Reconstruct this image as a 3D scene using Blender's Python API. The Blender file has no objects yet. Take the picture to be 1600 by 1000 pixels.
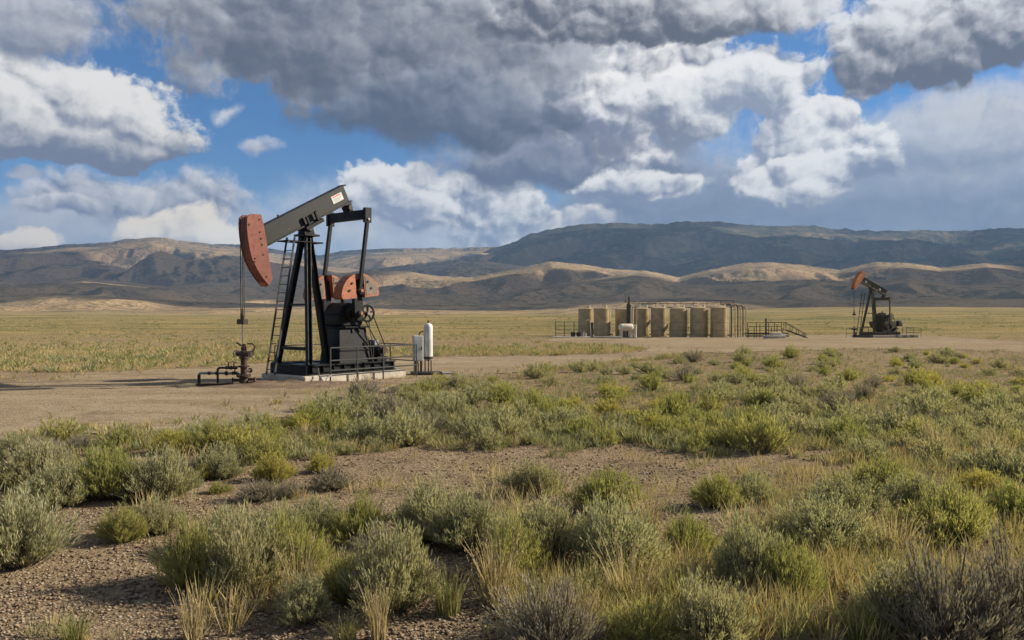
import bpy, bmesh, math, random
import numpy as np
from mathutils import Vector, Matrix, Euler, Quaternion

random.seed(7)
SC = bpy.context.scene
COL = SC.collection

# ------------------------------------------------------------------ camera
FPX, CAMH, HORY = 1300.0, 2.5, 487.0          # focal length and horizon in a 1600 x 1000 frame
cam_data = bpy.data.cameras.new('camera')
cam = bpy.data.objects.new('camera', cam_data)
COL.objects.link(cam)
cam_data.sensor_width = 36.0
cam_data.lens = 36.0 * FPX / 1600.0
cam_data.clip_start = 0.1
cam_data.clip_end = 80000.0
cam.location = (0, 0, CAMH)
cam.rotation_euler = (math.radians(90) - math.atan((500 - HORY) / FPX), 0, 0)
SC.camera = cam

# ------------------------------------------------------------------ render settings
SC.view_settings.view_transform = 'Standard'
SC.view_settings.look = 'None'
SC.view_settings.exposure = 0.95
SC.view_settings.gamma = 1.0
SC.view_settings.use_curve_mapping = False
SC.cycles.use_adaptive_sampling = True
SC.cycles.adaptive_threshold = 0.02
SC.cycles.max_bounces = 5
SC.cycles.diffuse_bounces = 2
SC.cycles.glossy_bounces = 2
SC.cycles.transmission_bounces = 3
SC.cycles.transparent_max_bounces = 6
SC.cycles.volume_bounces = 0
SC.cycles.caustics_reflective = False
SC.cycles.caustics_refractive = False

# ------------------------------------------------------------------ sun
SUN_EL = math.radians(27.0)
SUN_AZ = math.radians(76.0)                    # clockwise from +Y (straight ahead) towards +X (right)
SUN_DIR = Vector((math.sin(SUN_AZ) * math.cos(SUN_EL), math.cos(SUN_AZ) * math.cos(SUN_EL), math.sin(SUN_EL)))
sl = bpy.data.lights.new('sun', 'SUN')
sl.energy = 5.0
sl.angle = math.radians(0.6)
sl.color = (1.0, 0.89, 0.72)
sun = bpy.data.objects.new('sun', sl)
COL.objects.link(sun)
sun.rotation_euler = (-SUN_DIR).to_track_quat('-Z', 'Y').to_euler()
sun.location = (60, 20, 60)

# ------------------------------------------------------------------ world: sky with broken cumulus
world = bpy.data.worlds.new('World')
SC.world = world
world.use_nodes = True


class NT:
    """small helper for building node trees"""
    def __init__(s, tree):
        s.t = tree
        s.n = tree.nodes
        s.l = tree.links

    def new(s, typ, **kw):
        n = s.n.new(typ)
        for k, v in kw.items():
            setattr(n, k, v)
        return n

    def put(s, sock, v):
        if isinstance(v, bpy.types.NodeSocket):
            s.l.new(v, sock)
        elif v is not None:
            sock.default_value = v

    def m(s, op, a, b=None, c=None, clamp=False):
        n = s.n.new('ShaderNodeMath')
        n.operation = op
        n.use_clamp = clamp
        for i, v in enumerate((a, b, c)):
            if v is not None:
                s.put(n.inputs[i], v)
        return n.outputs[0]

    def v(s, op, a, b=None, scale=None):
        n = s.n.new('ShaderNodeVectorMath')
        n.operation = op
        s.put(n.inputs[0], a)
        if b is not None:
            s.put(n.inputs[1], b)
        if scale is not None:
            s.put(n.inputs['Scale'], scale)
        return n.outputs['Value'] if op in ('LENGTH', 'DOT_PRODUCT', 'DISTANCE') else n.outputs[0]

    def ss(s, x, lo, hi, a=0.0, b=1.0, typ='SMOOTHSTEP'):
        n = s.n.new('ShaderNodeMapRange')
        n.interpolation_type = typ
        for k, v in (('Value', x), ('From Min', lo), ('From Max', hi), ('To Min', a), ('To Max', b)):
            s.put(n.inputs[k], v)
        return n.outputs[0]

    def mix(s, f, a, b, blend='MIX'):
        n = s.n.new('ShaderNodeMix')
        n.data_type = 'RGBA'
        n.blend_type = blend
        s.put(n.inputs[0], f)
        s.put(n.inputs[6], (*a, 1) if isinstance(a, (tuple, list)) and len(a) == 3 else a)
        s.put(n.inputs[7], (*b, 1) if isinstance(b, (tuple, list)) and len(b) == 3 else b)
        return n.outputs[2]

    def noise(s, vec, scale, detail=4.0, rough=0.55, dim='3D', color=False, typ=None, lac=None):
        n = s.n.new('ShaderNodeTexNoise')
        n.noise_dimensions = dim
        if typ:
            n.noise_type = typ
        s.put(n.inputs['Vector'], vec)
        n.inputs['Scale'].default_value = scale
        n.inputs['Detail'].default_value = detail
        n.inputs['Roughness'].default_value = rough
        if lac:
            n.inputs['Lacunarity'].default_value = lac
        return n.outputs['Color' if color else 'Fac']

    def voro(s, vec, scale, detail=0.0, rough=0.5, dim='2D', feature='F1', out='Distance', smooth=None):
        n = s.n.new('ShaderNodeTexVoronoi')
        n.voronoi_dimensions = dim
        n.feature = feature
        s.put(n.inputs['Vector'], vec)
        n.inputs['Scale'].default_value = scale
        n.inputs['Detail'].default_value = detail
        n.inputs['Roughness'].default_value = rough
        n.normalize = True
        if smooth is not None:
            n.inputs['Smoothness'].default_value = smooth
        return n.outputs[out]

    def comb(s, x, y, z=0.0):
        n = s.n.new('ShaderNodeCombineXYZ')
        for i, v in enumerate((x, y, z)):
            s.put(n.inputs[i], v)
        return n.outputs[0]

    def sep(s, vec):
        n = s.n.new('ShaderNodeSeparateXYZ')
        s.put(n.inputs[0], vec)
        return n.outputs


def s2l(r, g, b):
    """sRGB bytes to linear"""
    return tuple(((c / 255 + 0.055) / 1.055) ** 2.4 if c > 10 else c / 255 / 12.92 for c in (r, g, b))


SKYK = 1.05 * 2 ** -0.95                              # keeps the sky's own brightness under the exposure


def build_sky():
    g = NT(world.node_tree)
    g.n.clear()
    out = g.new('ShaderNodeOutputWorld')
    bg = g.new('ShaderNodeBackground')
    sky = g.new('ShaderNodeTexSky', sky_type='NISHITA')
    sky.sun_disc = False
    sky.sun_elevation = SUN_EL
    sky.sun_rotation = SUN_AZ
    sky.altitude = 1500
    sky.air_density = 1.0
    sky.dust_density = 0.6
    sky.ozone_density = 3.0
    tc = g.new('ShaderNodeTexCoord')
    D = g.v('NORMALIZE', tc.outputs['Generated'])
    dx, dy, dz = g.sep(D)
    K = 22.69 * 180 / math.pi                    # units: about one 1600-wide-frame pixel at the horizon ahead
    az = g.m('MULTIPLY', g.m('ARCTAN2', dx, dy), K)
    el = g.m('MULTIPLY', g.m('ARCTAN2', dz, g.m('SQRT', g.m('ADD', g.m('MULTIPLY', dx, dx), g.m('MULTIPLY', dy, dy)))), K)
    P = g.comb(az, el, 0.0)

    def ang(px, py):                             # picture direction -> azimuth, elevation in the same units
        t = (px - 800) / FPX
        return math.atan(t) * K, math.atan((HORY - py) / FPX / math.sqrt(1 + t * t)) * K

    # domain warp
    w1 = g.v('SUBTRACT', g.noise(P, 0.009, 2, 0.5, '2D', True), (0.5, 0.5, 0.5))
    w2 = g.v('SUBTRACT', g.noise(P, 0.045, 3, 0.6, '2D', True), (0.5, 0.5, 0.5))
    PW = g.v('ADD', P, g.v('ADD', g.v('SCALE', w1, scale=62.0), g.v('SCALE', w2, scale=14.0)))
    # billows: height of a cauliflower surface, and the same a little towards the light
    PB = g.v('ADD', P, g.v('ADD', g.v('SCALE', w1, scale=26.0), g.v('SCALE', w2, scale=9.0)))
    PS = g.v('MULTIPLY', PB, (0.95, 1.1, 1.0))

    def billow(vec):
        a = g.voro(vec, 0.0145, 0.0)
        b = g.voro(vec, 0.042, 3.0, 0.50)
        c = g.noise(vec, 0.009, 4.0, 0.46, '2D')
        h = g.m('MULTIPLY_ADD', g.m('MULTIPLY', a, a), -0.66, 0.96)
        h = g.m('MULTIPLY_ADD', g.m('MULTIPLY', b, b), -0.24, h)
        return g.m('MULTIPLY_ADD', c, 0.62, g.m('SUBTRACT', h, 0.42))

    B0 = billow(PS)
    B1 = billow(g.v('ADD', PS, (7.0, 10.0, 0.0)))
    relief = g.m('MULTIPLY', g.m('SUBTRACT', B0, B1), 1.8)    # > 0 where the billow faces the light
    N0 = g.m('SUBTRACT', g.noise(PW, 0.0075, 7.0, 0.63, '2D'), 0.5)
    NF = g.m('SUBTRACT', g.noise(g.v('MULTIPLY', PW, (0.5, 1.7, 1.0)), 0.010, 4.0, 0.55, '2D'), 0.5)  # streaky
    NG = g.m('SUBTRACT', g.noise(PB, 0.055, 4.0, 0.62, '2D'), 0.5)     # fine break-up of the margins
    Bc = g.m('SUBTRACT', B0, 0.64)
    pwx, pwy, _ = g.sep(PW)

    base = g.v('SCALE', sky.outputs[0], scale=0.105)
    clear = g.mix(1.0, base, (0.46, 0.78, 1.03), 'MULTIPLY')
    # pale haze towards the horizon
    clear = g.mix(g.ss(el, 0.0, 300.0, 0.50, 0.0), clear, s2l(160, 178, 204))
    col = clear

    WHITE, SLATE = s2l(238, 238, 238), s2l(92, 98, 112)

    def cloud(col, c, r, up=None, lump=0.5, wisp=0.6, soft=0.5, amax=1.0, dark=SLATE, lit=WHITE, k0=0.35, kv=0.35, kr=2.0, kx=0.0, deep=0.6, rim=0.16):
        """one bank of cloud: centre and radii in picture units, `up` the radius above the centre, the rest its look"""
        cx, cy = ang(*c)
        rx, rd = r
        ru = up or rd
        qx = g.m('DIVIDE', g.m('SUBTRACT', pwx, cx), rx)
        dyv = g.m('SUBTRACT', pwy, cy)
        qy = g.m('ADD', g.m('DIVIDE', g.m('MAXIMUM', dyv, 0.0), ru), g.m('DIVIDE', g.m('MINIMUM', dyv, 0.0), rd))
        rr = g.m('SQRT', g.m('ADD', g.m('MULTIPLY', qx, qx), g.m('MULTIPLY', qy, qy)))
        d = g.m('SUBTRACT', 1.0, rr)
        d = g.m('MULTIPLY_ADD', Bc, lump * 2.0, d)
        d = g.m('MULTIPLY_ADD', N0, wisp * 1.35, d)
        d = g.m('MULTIPLY_ADD', NG, 0.22 + 0.3 * wisp, d)
        alpha = g.ss(d, 0.0, soft, 0.0, amax)
        # billows stand out on the thin sunlit margins and smooth away in the thick dark core
        rel = g.m('MULTIPLY', relief, g.ss(d, 0.1, 1.1, kr, kr * (1 - deep)))
        s = g.m('MULTIPLY_ADD', qy, kv, k0)
        s = g.m('ADD', rel, s)
        s = g.m('MULTIPLY_ADD', g.ss(d, 0.0, 0.5, 1.0, 0.0), rim, s)      # thin margins glow
        s = g.m('MULTIPLY_ADD', NF, 0.55, s)
        s = g.m('MULTIPLY_ADD', NG, 0.28, s)
        if kx:
            s = g.m('MULTIPLY_ADD', qx, kx, s)
        s = g.ss(s, 0.0, 1.0)
        return g.mix(alpha, col, g.mix(s, dark, lit))

    for kw in CLOUDS:
        col = cloud(col, **kw)
    g.l.new(col, bg.inputs[0])
    bg.inputs[1].default_value = SKYK

    # the rest of the vault: the same broken cloud cover, and plain haze under the horizon
    bg2 = g.new('ShaderNodeBackground')
    n2 = g.noise(P, 0.0042, 4.0, 0.56, '2D')
    n3 = g.noise(P, 0.016, 2.0, 0.5, '2D')
    g.l.new(g.mix(g.ss(n2, 0.42, 0.56, 0.0, 0.93), clear, g.mix(g.ss(g.m('ADD', n3, g.m('SUBTRACT', 0.5, n2)), 0.25, 0.65), s2l(104, 110, 126), s2l(226, 226, 228))), bg2.inputs[0])
    bg3 = g.new('ShaderNodeBackground')
    bg2.inputs[1].default_value = SKYK
    bg3.inputs[1].default_value = SKYK
    bg3.inputs[0].default_value = (*s2l(150, 160, 176), 1)
    inview = g.m('MULTIPLY', g.ss(g.m('ABSOLUTE', az), 770.0, 960.0, 1.0, 0.0), g.ss(el, 500.0, 640.0, 1.0, 0.0))
    mx = g.new('ShaderNodeMixShader')
    g.l.new(inview, mx.inputs[0])
    g.l.new(bg2.outputs[0], mx.inputs[1])
    g.l.new(bg.outputs[0], mx.inputs[2])
    mz = g.new('ShaderNodeMixShader')
    g.l.new(g.ss(el, -12.0, -2.0), mz.inputs[0])
    g.l.new(bg3.outputs[0], mz.inputs[1])
    g.l.new(mx.outputs[0], mz.inputs[2])
    g.l.new(mz.outputs[0], out.inputs[0])
    world.cycles.sampling_method = 'MANUAL'
    world.cycles.sample_map_resolution = 256


_W, _WW = s2l(238, 238, 238), s2l(250, 240, 224)
CLOUDS = [
    # soft far veils
    dict(c=(250, 352), r=(620, 90), up=66, lump=0.15, wisp=0.5, soft=0.9, amax=0.92, dark=s2l(150, 164, 188), lit=s2l(218, 220, 226), k0=0.50, kv=0.25, kr=0.6),
    dict(c=(1330, 330), r=(660, 240), up=170, lump=0.1, wisp=0.35, soft=0.6, amax=0.97, dark=s2l(112, 130, 160), lit=s2l(190, 197, 210), k0=0.36, kv=0.50, kr=0.4),
    dict(c=(1060, 350), r=(420, 140), up=100, lump=0.1, wisp=0.35, soft=0.6, amax=0.95, dark=s2l(110, 128, 158), lit=s2l(166, 178, 198), k0=0.32, kv=0.2, kr=0.4),
    dict(c=(640, 335), r=(260, 110), up=78, lump=0.2, wisp=0.4, soft=0.7, amax=0.9, dark=s2l(150, 162, 184), lit=s2l(222, 222, 224), k0=0.55, kv=0.3, kr=0.6),
    dict(c=(1540, 205), r=(190, 60), up=85, lump=0.35, wisp=0.4, soft=0.7, amax=0.95, dark=s2l(124, 134, 156), lit=s2l(208, 208, 212), k0=0.45, kv=0.5, kr=1.6),
    # low cumulus along the hills
    dict(c=(25, 380), r=(60, 20), up=22, lump=0.35, wisp=0.2, soft=0.25, dark=s2l(166, 172, 186), lit=_WW, k0=0.55, kv=0.4),
    dict(c=(215, 310), r=(175, 34), up=46, lump=0.45, wisp=0.5, soft=0.5, amax=0.95, dark=s2l(120, 134, 160), lit=s2l(226, 226, 228), k0=0.40, kv=0.5, kr=2.4),
    dict(c=(290, 380), r=(95, 30), up=56, lump=0.5, wisp=0.3, soft=0.25, dark=s2l(160, 166, 182), lit=_WW, k0=0.62, kv=0.3, kr=2.2, deep=0.2),
    dict(c=(90, 325), r=(60, 16), up=18, lump=0.45, wisp=0.5, soft=0.5, dark=s2l(130, 144, 170), lit=s2l(220, 220, 224), k0=0.45, kv=0.5, kr=2.4),
    dict(c=(38, 271), r=(28, 9), up=11, lump=0.4, wisp=0.3, soft=0.6, dark=s2l(150, 160, 180), lit=s2l(200, 205, 214), k0=0.5, kv=0.3),
    dict(c=(860, 362), r=(125, 50), up=42, lump=0.5, wisp=0.3, soft=0.3, dark=s2l(146, 158, 182), lit=s2l(232, 230, 228), k0=0.5, kv=0.4, kr=2.6, deep=0.3),
    dict(c=(745, 325), r=(125, 62), up=66, lump=0.55, wisp=0.3, soft=0.22, dark=s2l(124, 138, 166), lit=_W, k0=0.44, kv=0.35, kr=3.2, kx=-0.1, deep=0.3),
    dict(c=(620, 300), r=(85, 46), up=52, lump=0.6, wisp=0.3, soft=0.2, dark=s2l(136, 148, 174), lit=_W, k0=0.5, kv=0.4, kr=3.0, deep=0.3),
    dict(c=(415, 234), r=(34, 14), up=17, lump=0.6, wisp=0.9, soft=0.9, dark=s2l(150, 160, 182), lit=_W, k0=0.5, kv=0.4, kr=1.6),
    dict(c=(360, 170), r=(28, 13), up=19, lump=0.6, wisp=1.0, soft=1.0, amax=0.85, dark=s2l(150, 164, 188), lit=_W, k0=0.5, kv=0.4, kr=1.4),
    # right middle towers
    dict(c=(1420, 235), r=(260, 40), up=60, lump=0.25, wisp=0.5, soft=0.8, amax=0.8, dark=s2l(130, 145, 172), lit=s2l(198, 203, 214), k0=0.5, kv=0.4, kr=1.2),
    dict(c=(1255, 226), r=(105, 54), up=66, lump=0.55, wisp=0.3, soft=0.18, dark=s2l(138, 148, 170), lit=_W, k0=0.42, kv=0.5, kr=2.8, kx=0.12, deep=0.2),
    dict(c=(1275, 276), r=(100, 32), up=40, lump=0.5, wisp=0.3, soft=0.25, dark=s2l(128, 140, 166), lit=_W, k0=0.48, kv=0.5, kr=2.8, kx=-0.15, deep=0.3),
    # bright middle bank with its dark flat foot
    dict(c=(880, 258), r=(250, 50), up=90, lump=0.3, wisp=0.4, soft=0.5, dark=s2l(100, 112, 138), lit=s2l(190, 194, 204), k0=0.25, kv=0.45, kr=1.2),
    dict(c=(990, 294), r=(120, 18), up=30, lump=0.5, wisp=0.3, soft=0.3, dark=s2l(126, 138, 164), lit=_W, k0=0.45, kv=0.5, kr=2.6, deep=0.3),
    dict(c=(960, 140), r=(190, 100), up=120, lump=0.5, wisp=0.3, soft=0.2, dark=s2l(124, 130, 148), lit=s2l(248, 246, 243), k0=0.46, kv=0.42, kr=2.6, kx=0.20, deep=0.25),
    # the big dark bank
    dict(c=(610, 66), r=(385, 112), up=190, lump=0.24, wisp=0.45, soft=0.24, rim=0.34, dark=s2l(88, 94, 110), lit=s2l(192, 194, 200), k0=0.36, kv=0.30, kr=1.2, kx=0.20, deep=0.55),
    dict(c=(720, 190), r=(270, 50), up=80, lump=0.22, wisp=0.3, soft=0.5, dark=s2l(82, 92, 112), lit=s2l(156, 162, 176), k0=0.22, kv=0.30, kr=1.4, kx=0.14),
    dict(c=(1020, 190), r=(120, 34), up=62, lump=0.5, wisp=0.3, soft=0.3, dark=s2l(122, 130, 150), lit=_W, k0=0.46, kv=0.50, kr=2.8, kx=0.2, deep=0.3),
    dict(c=(1190, 128), r=(98, 50), up=56, lump=0.6, wisp=0.3, soft=0.2, dark=s2l(140, 150, 170), lit=_W, k0=0.48, kv=0.45, kr=2.8, deep=0.3),
    # left cumulus and the grey one over it
    dict(c=(60, 226), r=(205, 24), up=118, lump=0.38, wisp=0.22, soft=0.16, dark=s2l(116, 126, 148), lit=s2l(234, 232, 228), k0=0.22, kv=0.85, kr=2.4, kx=0.15, deep=0.4),
    dict(c=(35, 30), r=(115, 56), up=80, lump=0.4, wisp=0.5, soft=0.5, dark=s2l(122, 130, 148), lit=s2l(206, 206, 210), k0=0.42, kv=0.3, kr=2.0),
    # top strip and top right
    dict(c=(1020, 30), r=(290, 40), up=90, lump=0.25, wisp=0.3, soft=0.25, dark=s2l(90, 94, 106), lit=s2l(222, 222, 224), k0=0.34, kv=0.45, kr=2.0, kx=0.32, deep=0.4),
    dict(c=(1470, 70), r=(180, 58), up=80, lump=0.45, wisp=0.3, soft=0.22, dark=s2l(96, 102, 118), lit=s2l(226, 226, 228), k0=0.40, kv=0.6, kr=2.4, deep=0.4),
]
build_sky()

# ------------------------------------------------------------------ numpy noise
def _hash(ix, iy, seed):
    h = (ix.astype(np.int64) * 374761393 + iy.astype(np.int64) * 668265263 + seed * 1442695041) & 0xFFFFFFFF
    h = ((h ^ (h >> 13)) * 1274126177) & 0xFFFFFFFF
    return ((h ^ (h >> 16)) & 0xFFFFFF).astype(np.float64) / 0xFFFFFF


def gnoise(x, y, seed=0):
    """gradient noise, about -1..1"""
    x = np.asarray(x, float)
    y = np.asarray(y, float)
    ix, iy = np.floor(x), np.floor(y)
    fx, fy = x - ix, y - iy
    u = fx * fx * fx * (fx * (fx * 6 - 15) + 10)
    v = fy * fy * fy * (fy * (fy * 6 - 15) + 10)

    def gr(a, b):
        t = _hash(ix + a, iy + b, seed) * 2 * np.pi
        return np.cos(t) * (fx - a) + np.sin(t) * (fy - b)
    n0 = gr(0, 0) * (1 - u) + gr(1, 0) * u
    n1 = gr(0, 1) * (1 - u) + gr(1, 1) * u
    return (n0 * (1 - v) + n1 * v) * 1.5


def fbm(x, y, octaves=4, seed=0, rough=0.5, ridged=False):
    t, a, s = 0.0, 1.0, 0.0
    for i in range(octaves):
        n = gnoise(x * 2 ** i + 17.3 * i, y * 2 ** i - 9.1 * i, seed + i)
        t = t + a * ((1 - 2 * np.abs(n)) if ridged else n)
        s += a
        a *= rough
    return t / s


def sstep(a, b, x):
    t = np.clip((np.asarray(x, float) - a) / (b - a), 0, 1)
    return t * t * (3 - 2 * t)


def gz(x, y):
    """height of the ground near the wells"""
    x = np.asarray(x, float)
    y = np.asarray(y, float)
    z = -1.0 * sstep(46, 130, y) + 1.5 * sstep(170, 900, y)
    z = z + (0.16 + 0.10 * sstep(0, 60, y)) * fbm(x / 13.0, y / 13.0, 3, 5) * sstep(10, 60, np.hypot(x + 6.5, y - 31) * 2.2) * (1 - 0.75 * np.exp(-((x - 14) / 34) ** 2 - ((y - 112) / 12) ** 2))
    z = z + 1.4 * fbm(x / 160.0, y / 160.0, 2, 8) * sstep(130, 420, y) + 5.0 * fbm(x / 420.0 + 3.1, y / 300.0, 3, 15) * sstep(260, 800, y)
    z = z + 4.0 * sstep(60, 420, x) * sstep(140, 600, y)
    return z


TH = math.atan((500 - HORY) / FPX)


def ray(px, py):
    dx, dz = (px - 800) / FPX, -(py - 500) / FPX
    return np.array([dx, math.cos(TH) + dz * math.sin(TH), dz * math.cos(TH) - math.sin(TH)])


def on_ground(px, py):
    """where a direction in the picture meets the ground"""
    d = ray(px, py)
    z = 0.0
    for _ in range(12):
        t = (z - CAMH) / d[2]
        z = float(gz(t * d[0], t * d[1]))
    return t * d[0], t * d[1], z


def at_depth(px, y):
    """ground point at forward distance y under picture column px"""
    x = (px - 800) / FPX * y
    return x, y, float(gz(x, y))


def to_px(x, y, z):
    yy = y * math.cos(TH) - (z - CAMH) * math.sin(TH)
    zz = (z - CAMH) * math.cos(TH) + y * math.sin(TH)
    return 800 + FPX * x / yy, 500 - FPX * zz / yy


def in_poly(px, py, poly):
    px = np.asarray(px, float)
    py = np.asarray(py, float)
    r = np.zeros(px.shape, bool)
    n = len(poly)
    for i in range(n):
        x0, y0 = poly[i]
        x1, y1 = poly[(i + 1) % n]
        c = ((y0 > py) != (y1 > py)) & (px < (x1 - x0) * (py - y0) / (y1 - y0 + 1e-12) + x0)
        r ^= c
    return r


# ------------------------------------------------------------------ object helpers
def tag(o, label=None, cat=None, group=None, kind=None):
    for k, v in (('label', label), ('category', cat), ('group', group), ('kind', kind)):
        if v:
            o[k] = v
    return o


def fast_mesh(name, v, f):
    """mesh from an (n, 3) vertex array and an (m, k) face array"""
    v = np.ascontiguousarray(v, np.float32)
    f = np.ascontiguousarray(f, np.int32)
    me = bpy.data.meshes.new(name)
    me.vertices.add(len(v))
    me.vertices.foreach_set('co', v.ravel())
    k = f.shape[1]
    me.loops.add(f.size)
    me.loops.foreach_set('vertex_index', f.ravel())
    me.polygons.add(len(f))
    me.polygons.foreach_set('loop_start', np.arange(0, f.size, k, dtype=np.int32))
    me.update(calc_edges=True)
    return me


def mesh_obj(name, verts, faces, mat, parent=None, smooth=False):
    me = fast_mesh(name, np.asarray(verts), np.asarray(faces))
    if smooth:
        me.polygons.foreach_set('use_smooth', np.ones(len(me.polygons), bool))
    for m in (mat if isinstance(mat, (list, tuple)) else [mat]):
        me.materials.append(m)
    o = bpy.data.objects.new(name, me)
    COL.objects.link(o)
    o.parent = parent
    return o


def empty(name, loc=(0, 0, 0), rz=0.0, scale=1.0):
    o = bpy.data.objects.new(name, None)
    o.empty_display_size = 0.3
    COL.objects.link(o)
    o.location = loc
    o.rotation_euler = (0, 0, rz)
    o.scale = (scale,) * 3
    return o


class MB:
    """collects shapes, then links them as one mesh object"""
    def __init__(s):
        s.v, s.f = [], []

    def add(s, vs, fs):
        b = len(s.v)
        s.v += [tuple(v) for v in vs]
        s.f += [tuple(b + i for i in f) for f in fs]
        return s

    def box(s, x0, x1, y0, y1, z0, z1, bev=0.0):
        vs = [(x, y, z) for z in (z0, z1) for y in (y0, y1) for x in (x0, x1)]
        return s.add(vs, [(0, 2, 3, 1), (4, 5, 7, 6), (0, 1, 5, 4), (2, 6, 7, 3), (0, 4, 6, 2), (1, 3, 7, 5)])

    def bar(s, a, b, w, h, up=(0, 0, 1), w2=None, h2=None):
        """box along a->b, w sideways, h along up"""
        a, b = Vector(a), Vector(b)
        t = (b - a).normalized()
        u = Vector(up)
        u = (u - t * u.dot(t))
        if u.length < 1e-4:
            u = Vector((1, 0, 0)) - t * t.x
        u.normalize()
        r = t.cross(u)
        w2, h2 = w2 or w, h2 or h
        vs = [p + r * (sx * ww / 2) + u * (sy * hh / 2) for p, ww, hh in ((a, w, h), (b, w2, h2)) for sx, sy in ((-1, -1), (1, -1), (1, 1), (-1, 1))]
        return s.add(vs, [(3, 2, 1, 0), (4, 5, 6, 7), (0, 1, 5, 4), (1, 2, 6, 5), (2, 3, 7, 6), (3, 0, 4, 7)])

    def ibeam(s, a, b, w, h, t=0.03, up=(0, 0, 1)):
        """I section: flanges w wide, h deep along up"""
        a, b, u = Vector(a), Vector(b), Vector(up)
        d = (b - a).normalized()
        u = (u - d * u.dot(d)).normalized()
        for k in (-1, 1):
            o = u * (k * (h - t) / 2)
            s.bar(a + o, b + o, w, t, u)
        s.bar(a, b, t * 0.8, h - 2 * t, u)
        return s

    def tube(s, pts, r, n=8, cap=True, r2=None):
        pts = [Vector(p) for p in pts]
        rings = []
        prev = None
        for i, p in enumerate(pts):
            if i == 0:
                d = pts[1] - p
            elif i == len(pts) - 1:
                d = p - pts[i - 1]
            else:
                d = (pts[i + 1] - p).normalized() + (p - pts[i - 1]).normalized()
            d.normalize()
            if prev is None:
                ref = Vector((0, 0, 1)) if abs(d.z) < 0.9 else Vector((1, 0, 0))
                u = (ref - d * ref.dot(d)).normalized()
            else:
                u = (prev - d * prev.dot(d)).normalized()
            prev = u
            w = d.cross(u)
            rr = r if r2 is None else r + (r2 - r) * i / (len(pts) - 1)
            rings.append([p + (u * math.cos(2 * math.pi * k / n) + w * math.sin(2 * math.pi * k / n)) * rr for k in range(n)])
        vs = [v for ring in rings for v in ring]
        fs = []
        for i in range(len(rings) - 1):
            for k in range(n):
                k2 = (k + 1) % n
                fs.append((i * n + k, i * n + k2, (i + 1) * n + k2, (i + 1) * n + k))
        if cap:
            fs.append(tuple(range(n - 1, -1, -1)))
            fs.append(tuple((len(rings) - 1) * n + k for k in range(n)))
        return s.add(vs, fs)

    def lathe(s, prof, n=16, c=(0, 0, 0), axis='z'):
        """turn (r, h) pairs about an axis through c"""
        vs, fs = [], []
        for r, h in prof:
            for k in range(n):
                t = 2 * math.pi * k / n
                p = (r * math.cos(t), r * math.sin(t), h)
                if axis == 'y':
                    p = (p[0], p[2], p[1])
                elif axis == 'x':
                    p = (p[2], p[0], p[1])
                vs.append((p[0] + c[0], p[1] + c[1], p[2] + c[2]))
        m = len(prof)
        for i in range(m - 1):
            for k in range(n):
                k2 = (k + 1) % n
                fs.append((i * n + k, i * n + k2, (i + 1) * n + k2, (i + 1) * n + k))
        fs.append(tuple(range(n - 1, -1, -1)))
        fs.append(tuple((m - 1) * n + k for k in range(n)))
        return s.add(vs, fs)

    def prism(s, poly, y0, y1):
        """(x, z) outline pulled from y0 to y1"""
        n = len(poly)
        vs = [(x, y0, z) for x, z in poly] + [(x, y1, z) for x, z in poly]
        fs = [tuple(range(n)), tuple(range(2 * n - 1, n - 1, -1))]
        fs += [(i, i + n, (i + 1) % n + n, (i + 1) % n) for i in range(n)]
        return s.add(vs, fs)

    def ring(s, c, R, r, n=20, m=6, axis='y'):
        """a hoop (hand wheel)"""
        pts = []
        for k in range(n + 1):
            t = 2 * math.pi * k / n
            p = (R * math.cos(t), 0, R * math.sin(t)) if axis == 'y' else ((R * math.cos(t), R * math.sin(t), 0) if axis == 'z' else (0, R * math.cos(t), R * math.sin(t)))
            pts.append((p[0] + c[0], p[1] + c[1], p[2] + c[2]))
        return s.tube(pts, r, m, cap=False)

    def xf(s, fn):
        s.v = [tuple(fn(Vector(v))) for v in s.v]
        return s

    def build(s, name, mat, parent=None, bevel=0.0, smooth=False, auto=True):
        me = bpy.data.meshes.new(name)
        me.from_pydata(s.v, [], s.f)
        bm = bmesh.new()
        bm.from_mesh(me)
        bmesh.ops.recalc_face_normals(bm, faces=bm.faces)
        if bevel:
            es = [e for e in bm.edges if len(e.link_faces) == 2 and e.calc_face_angle(0) > 0.9]
            bmesh.ops.bevel(bm, geom=es, offset=bevel, segments=1, affect='EDGES', clamp_overlap=True)
        for f in bm.faces:
            f.smooth = True
        for e in bm.edges:
            if len(e.link_faces) == 2 and e.calc_face_angle(0) > 0.6:
                e.smooth = False
        bm.to_mesh(me)
        bm.free()
        me.materials.append(mat)
        o = bpy.data.objects.new(name, me)
        COL.objects.link(o)
        o.parent = parent
        return o


def copy_tree(o, parent=None):
    c = o.copy()
    COL.objects.link(c)
    c.parent = parent
    for ch in list(o.children):
        copy_tree(ch, c)
    return c


# ------------------------------------------------------------------ materials
def new_mat(name):
    m = bpy.data.materials.new(name)
    m.use_nodes = True
    g = NT(m.node_tree)
    b = m.node_tree.nodes['Principled BSDF']
    return m, g, b


def bump(g, b, height, dist, strength=1.0):
    n = g.new('ShaderNodeBump')
    n.inputs['Strength'].default_value = strength
    n.inputs['Distance'].default_value = dist
    g.l.new(height, n.inputs['Height'])
    g.l.new(n.outputs[0], b.inputs['Normal'])


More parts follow.
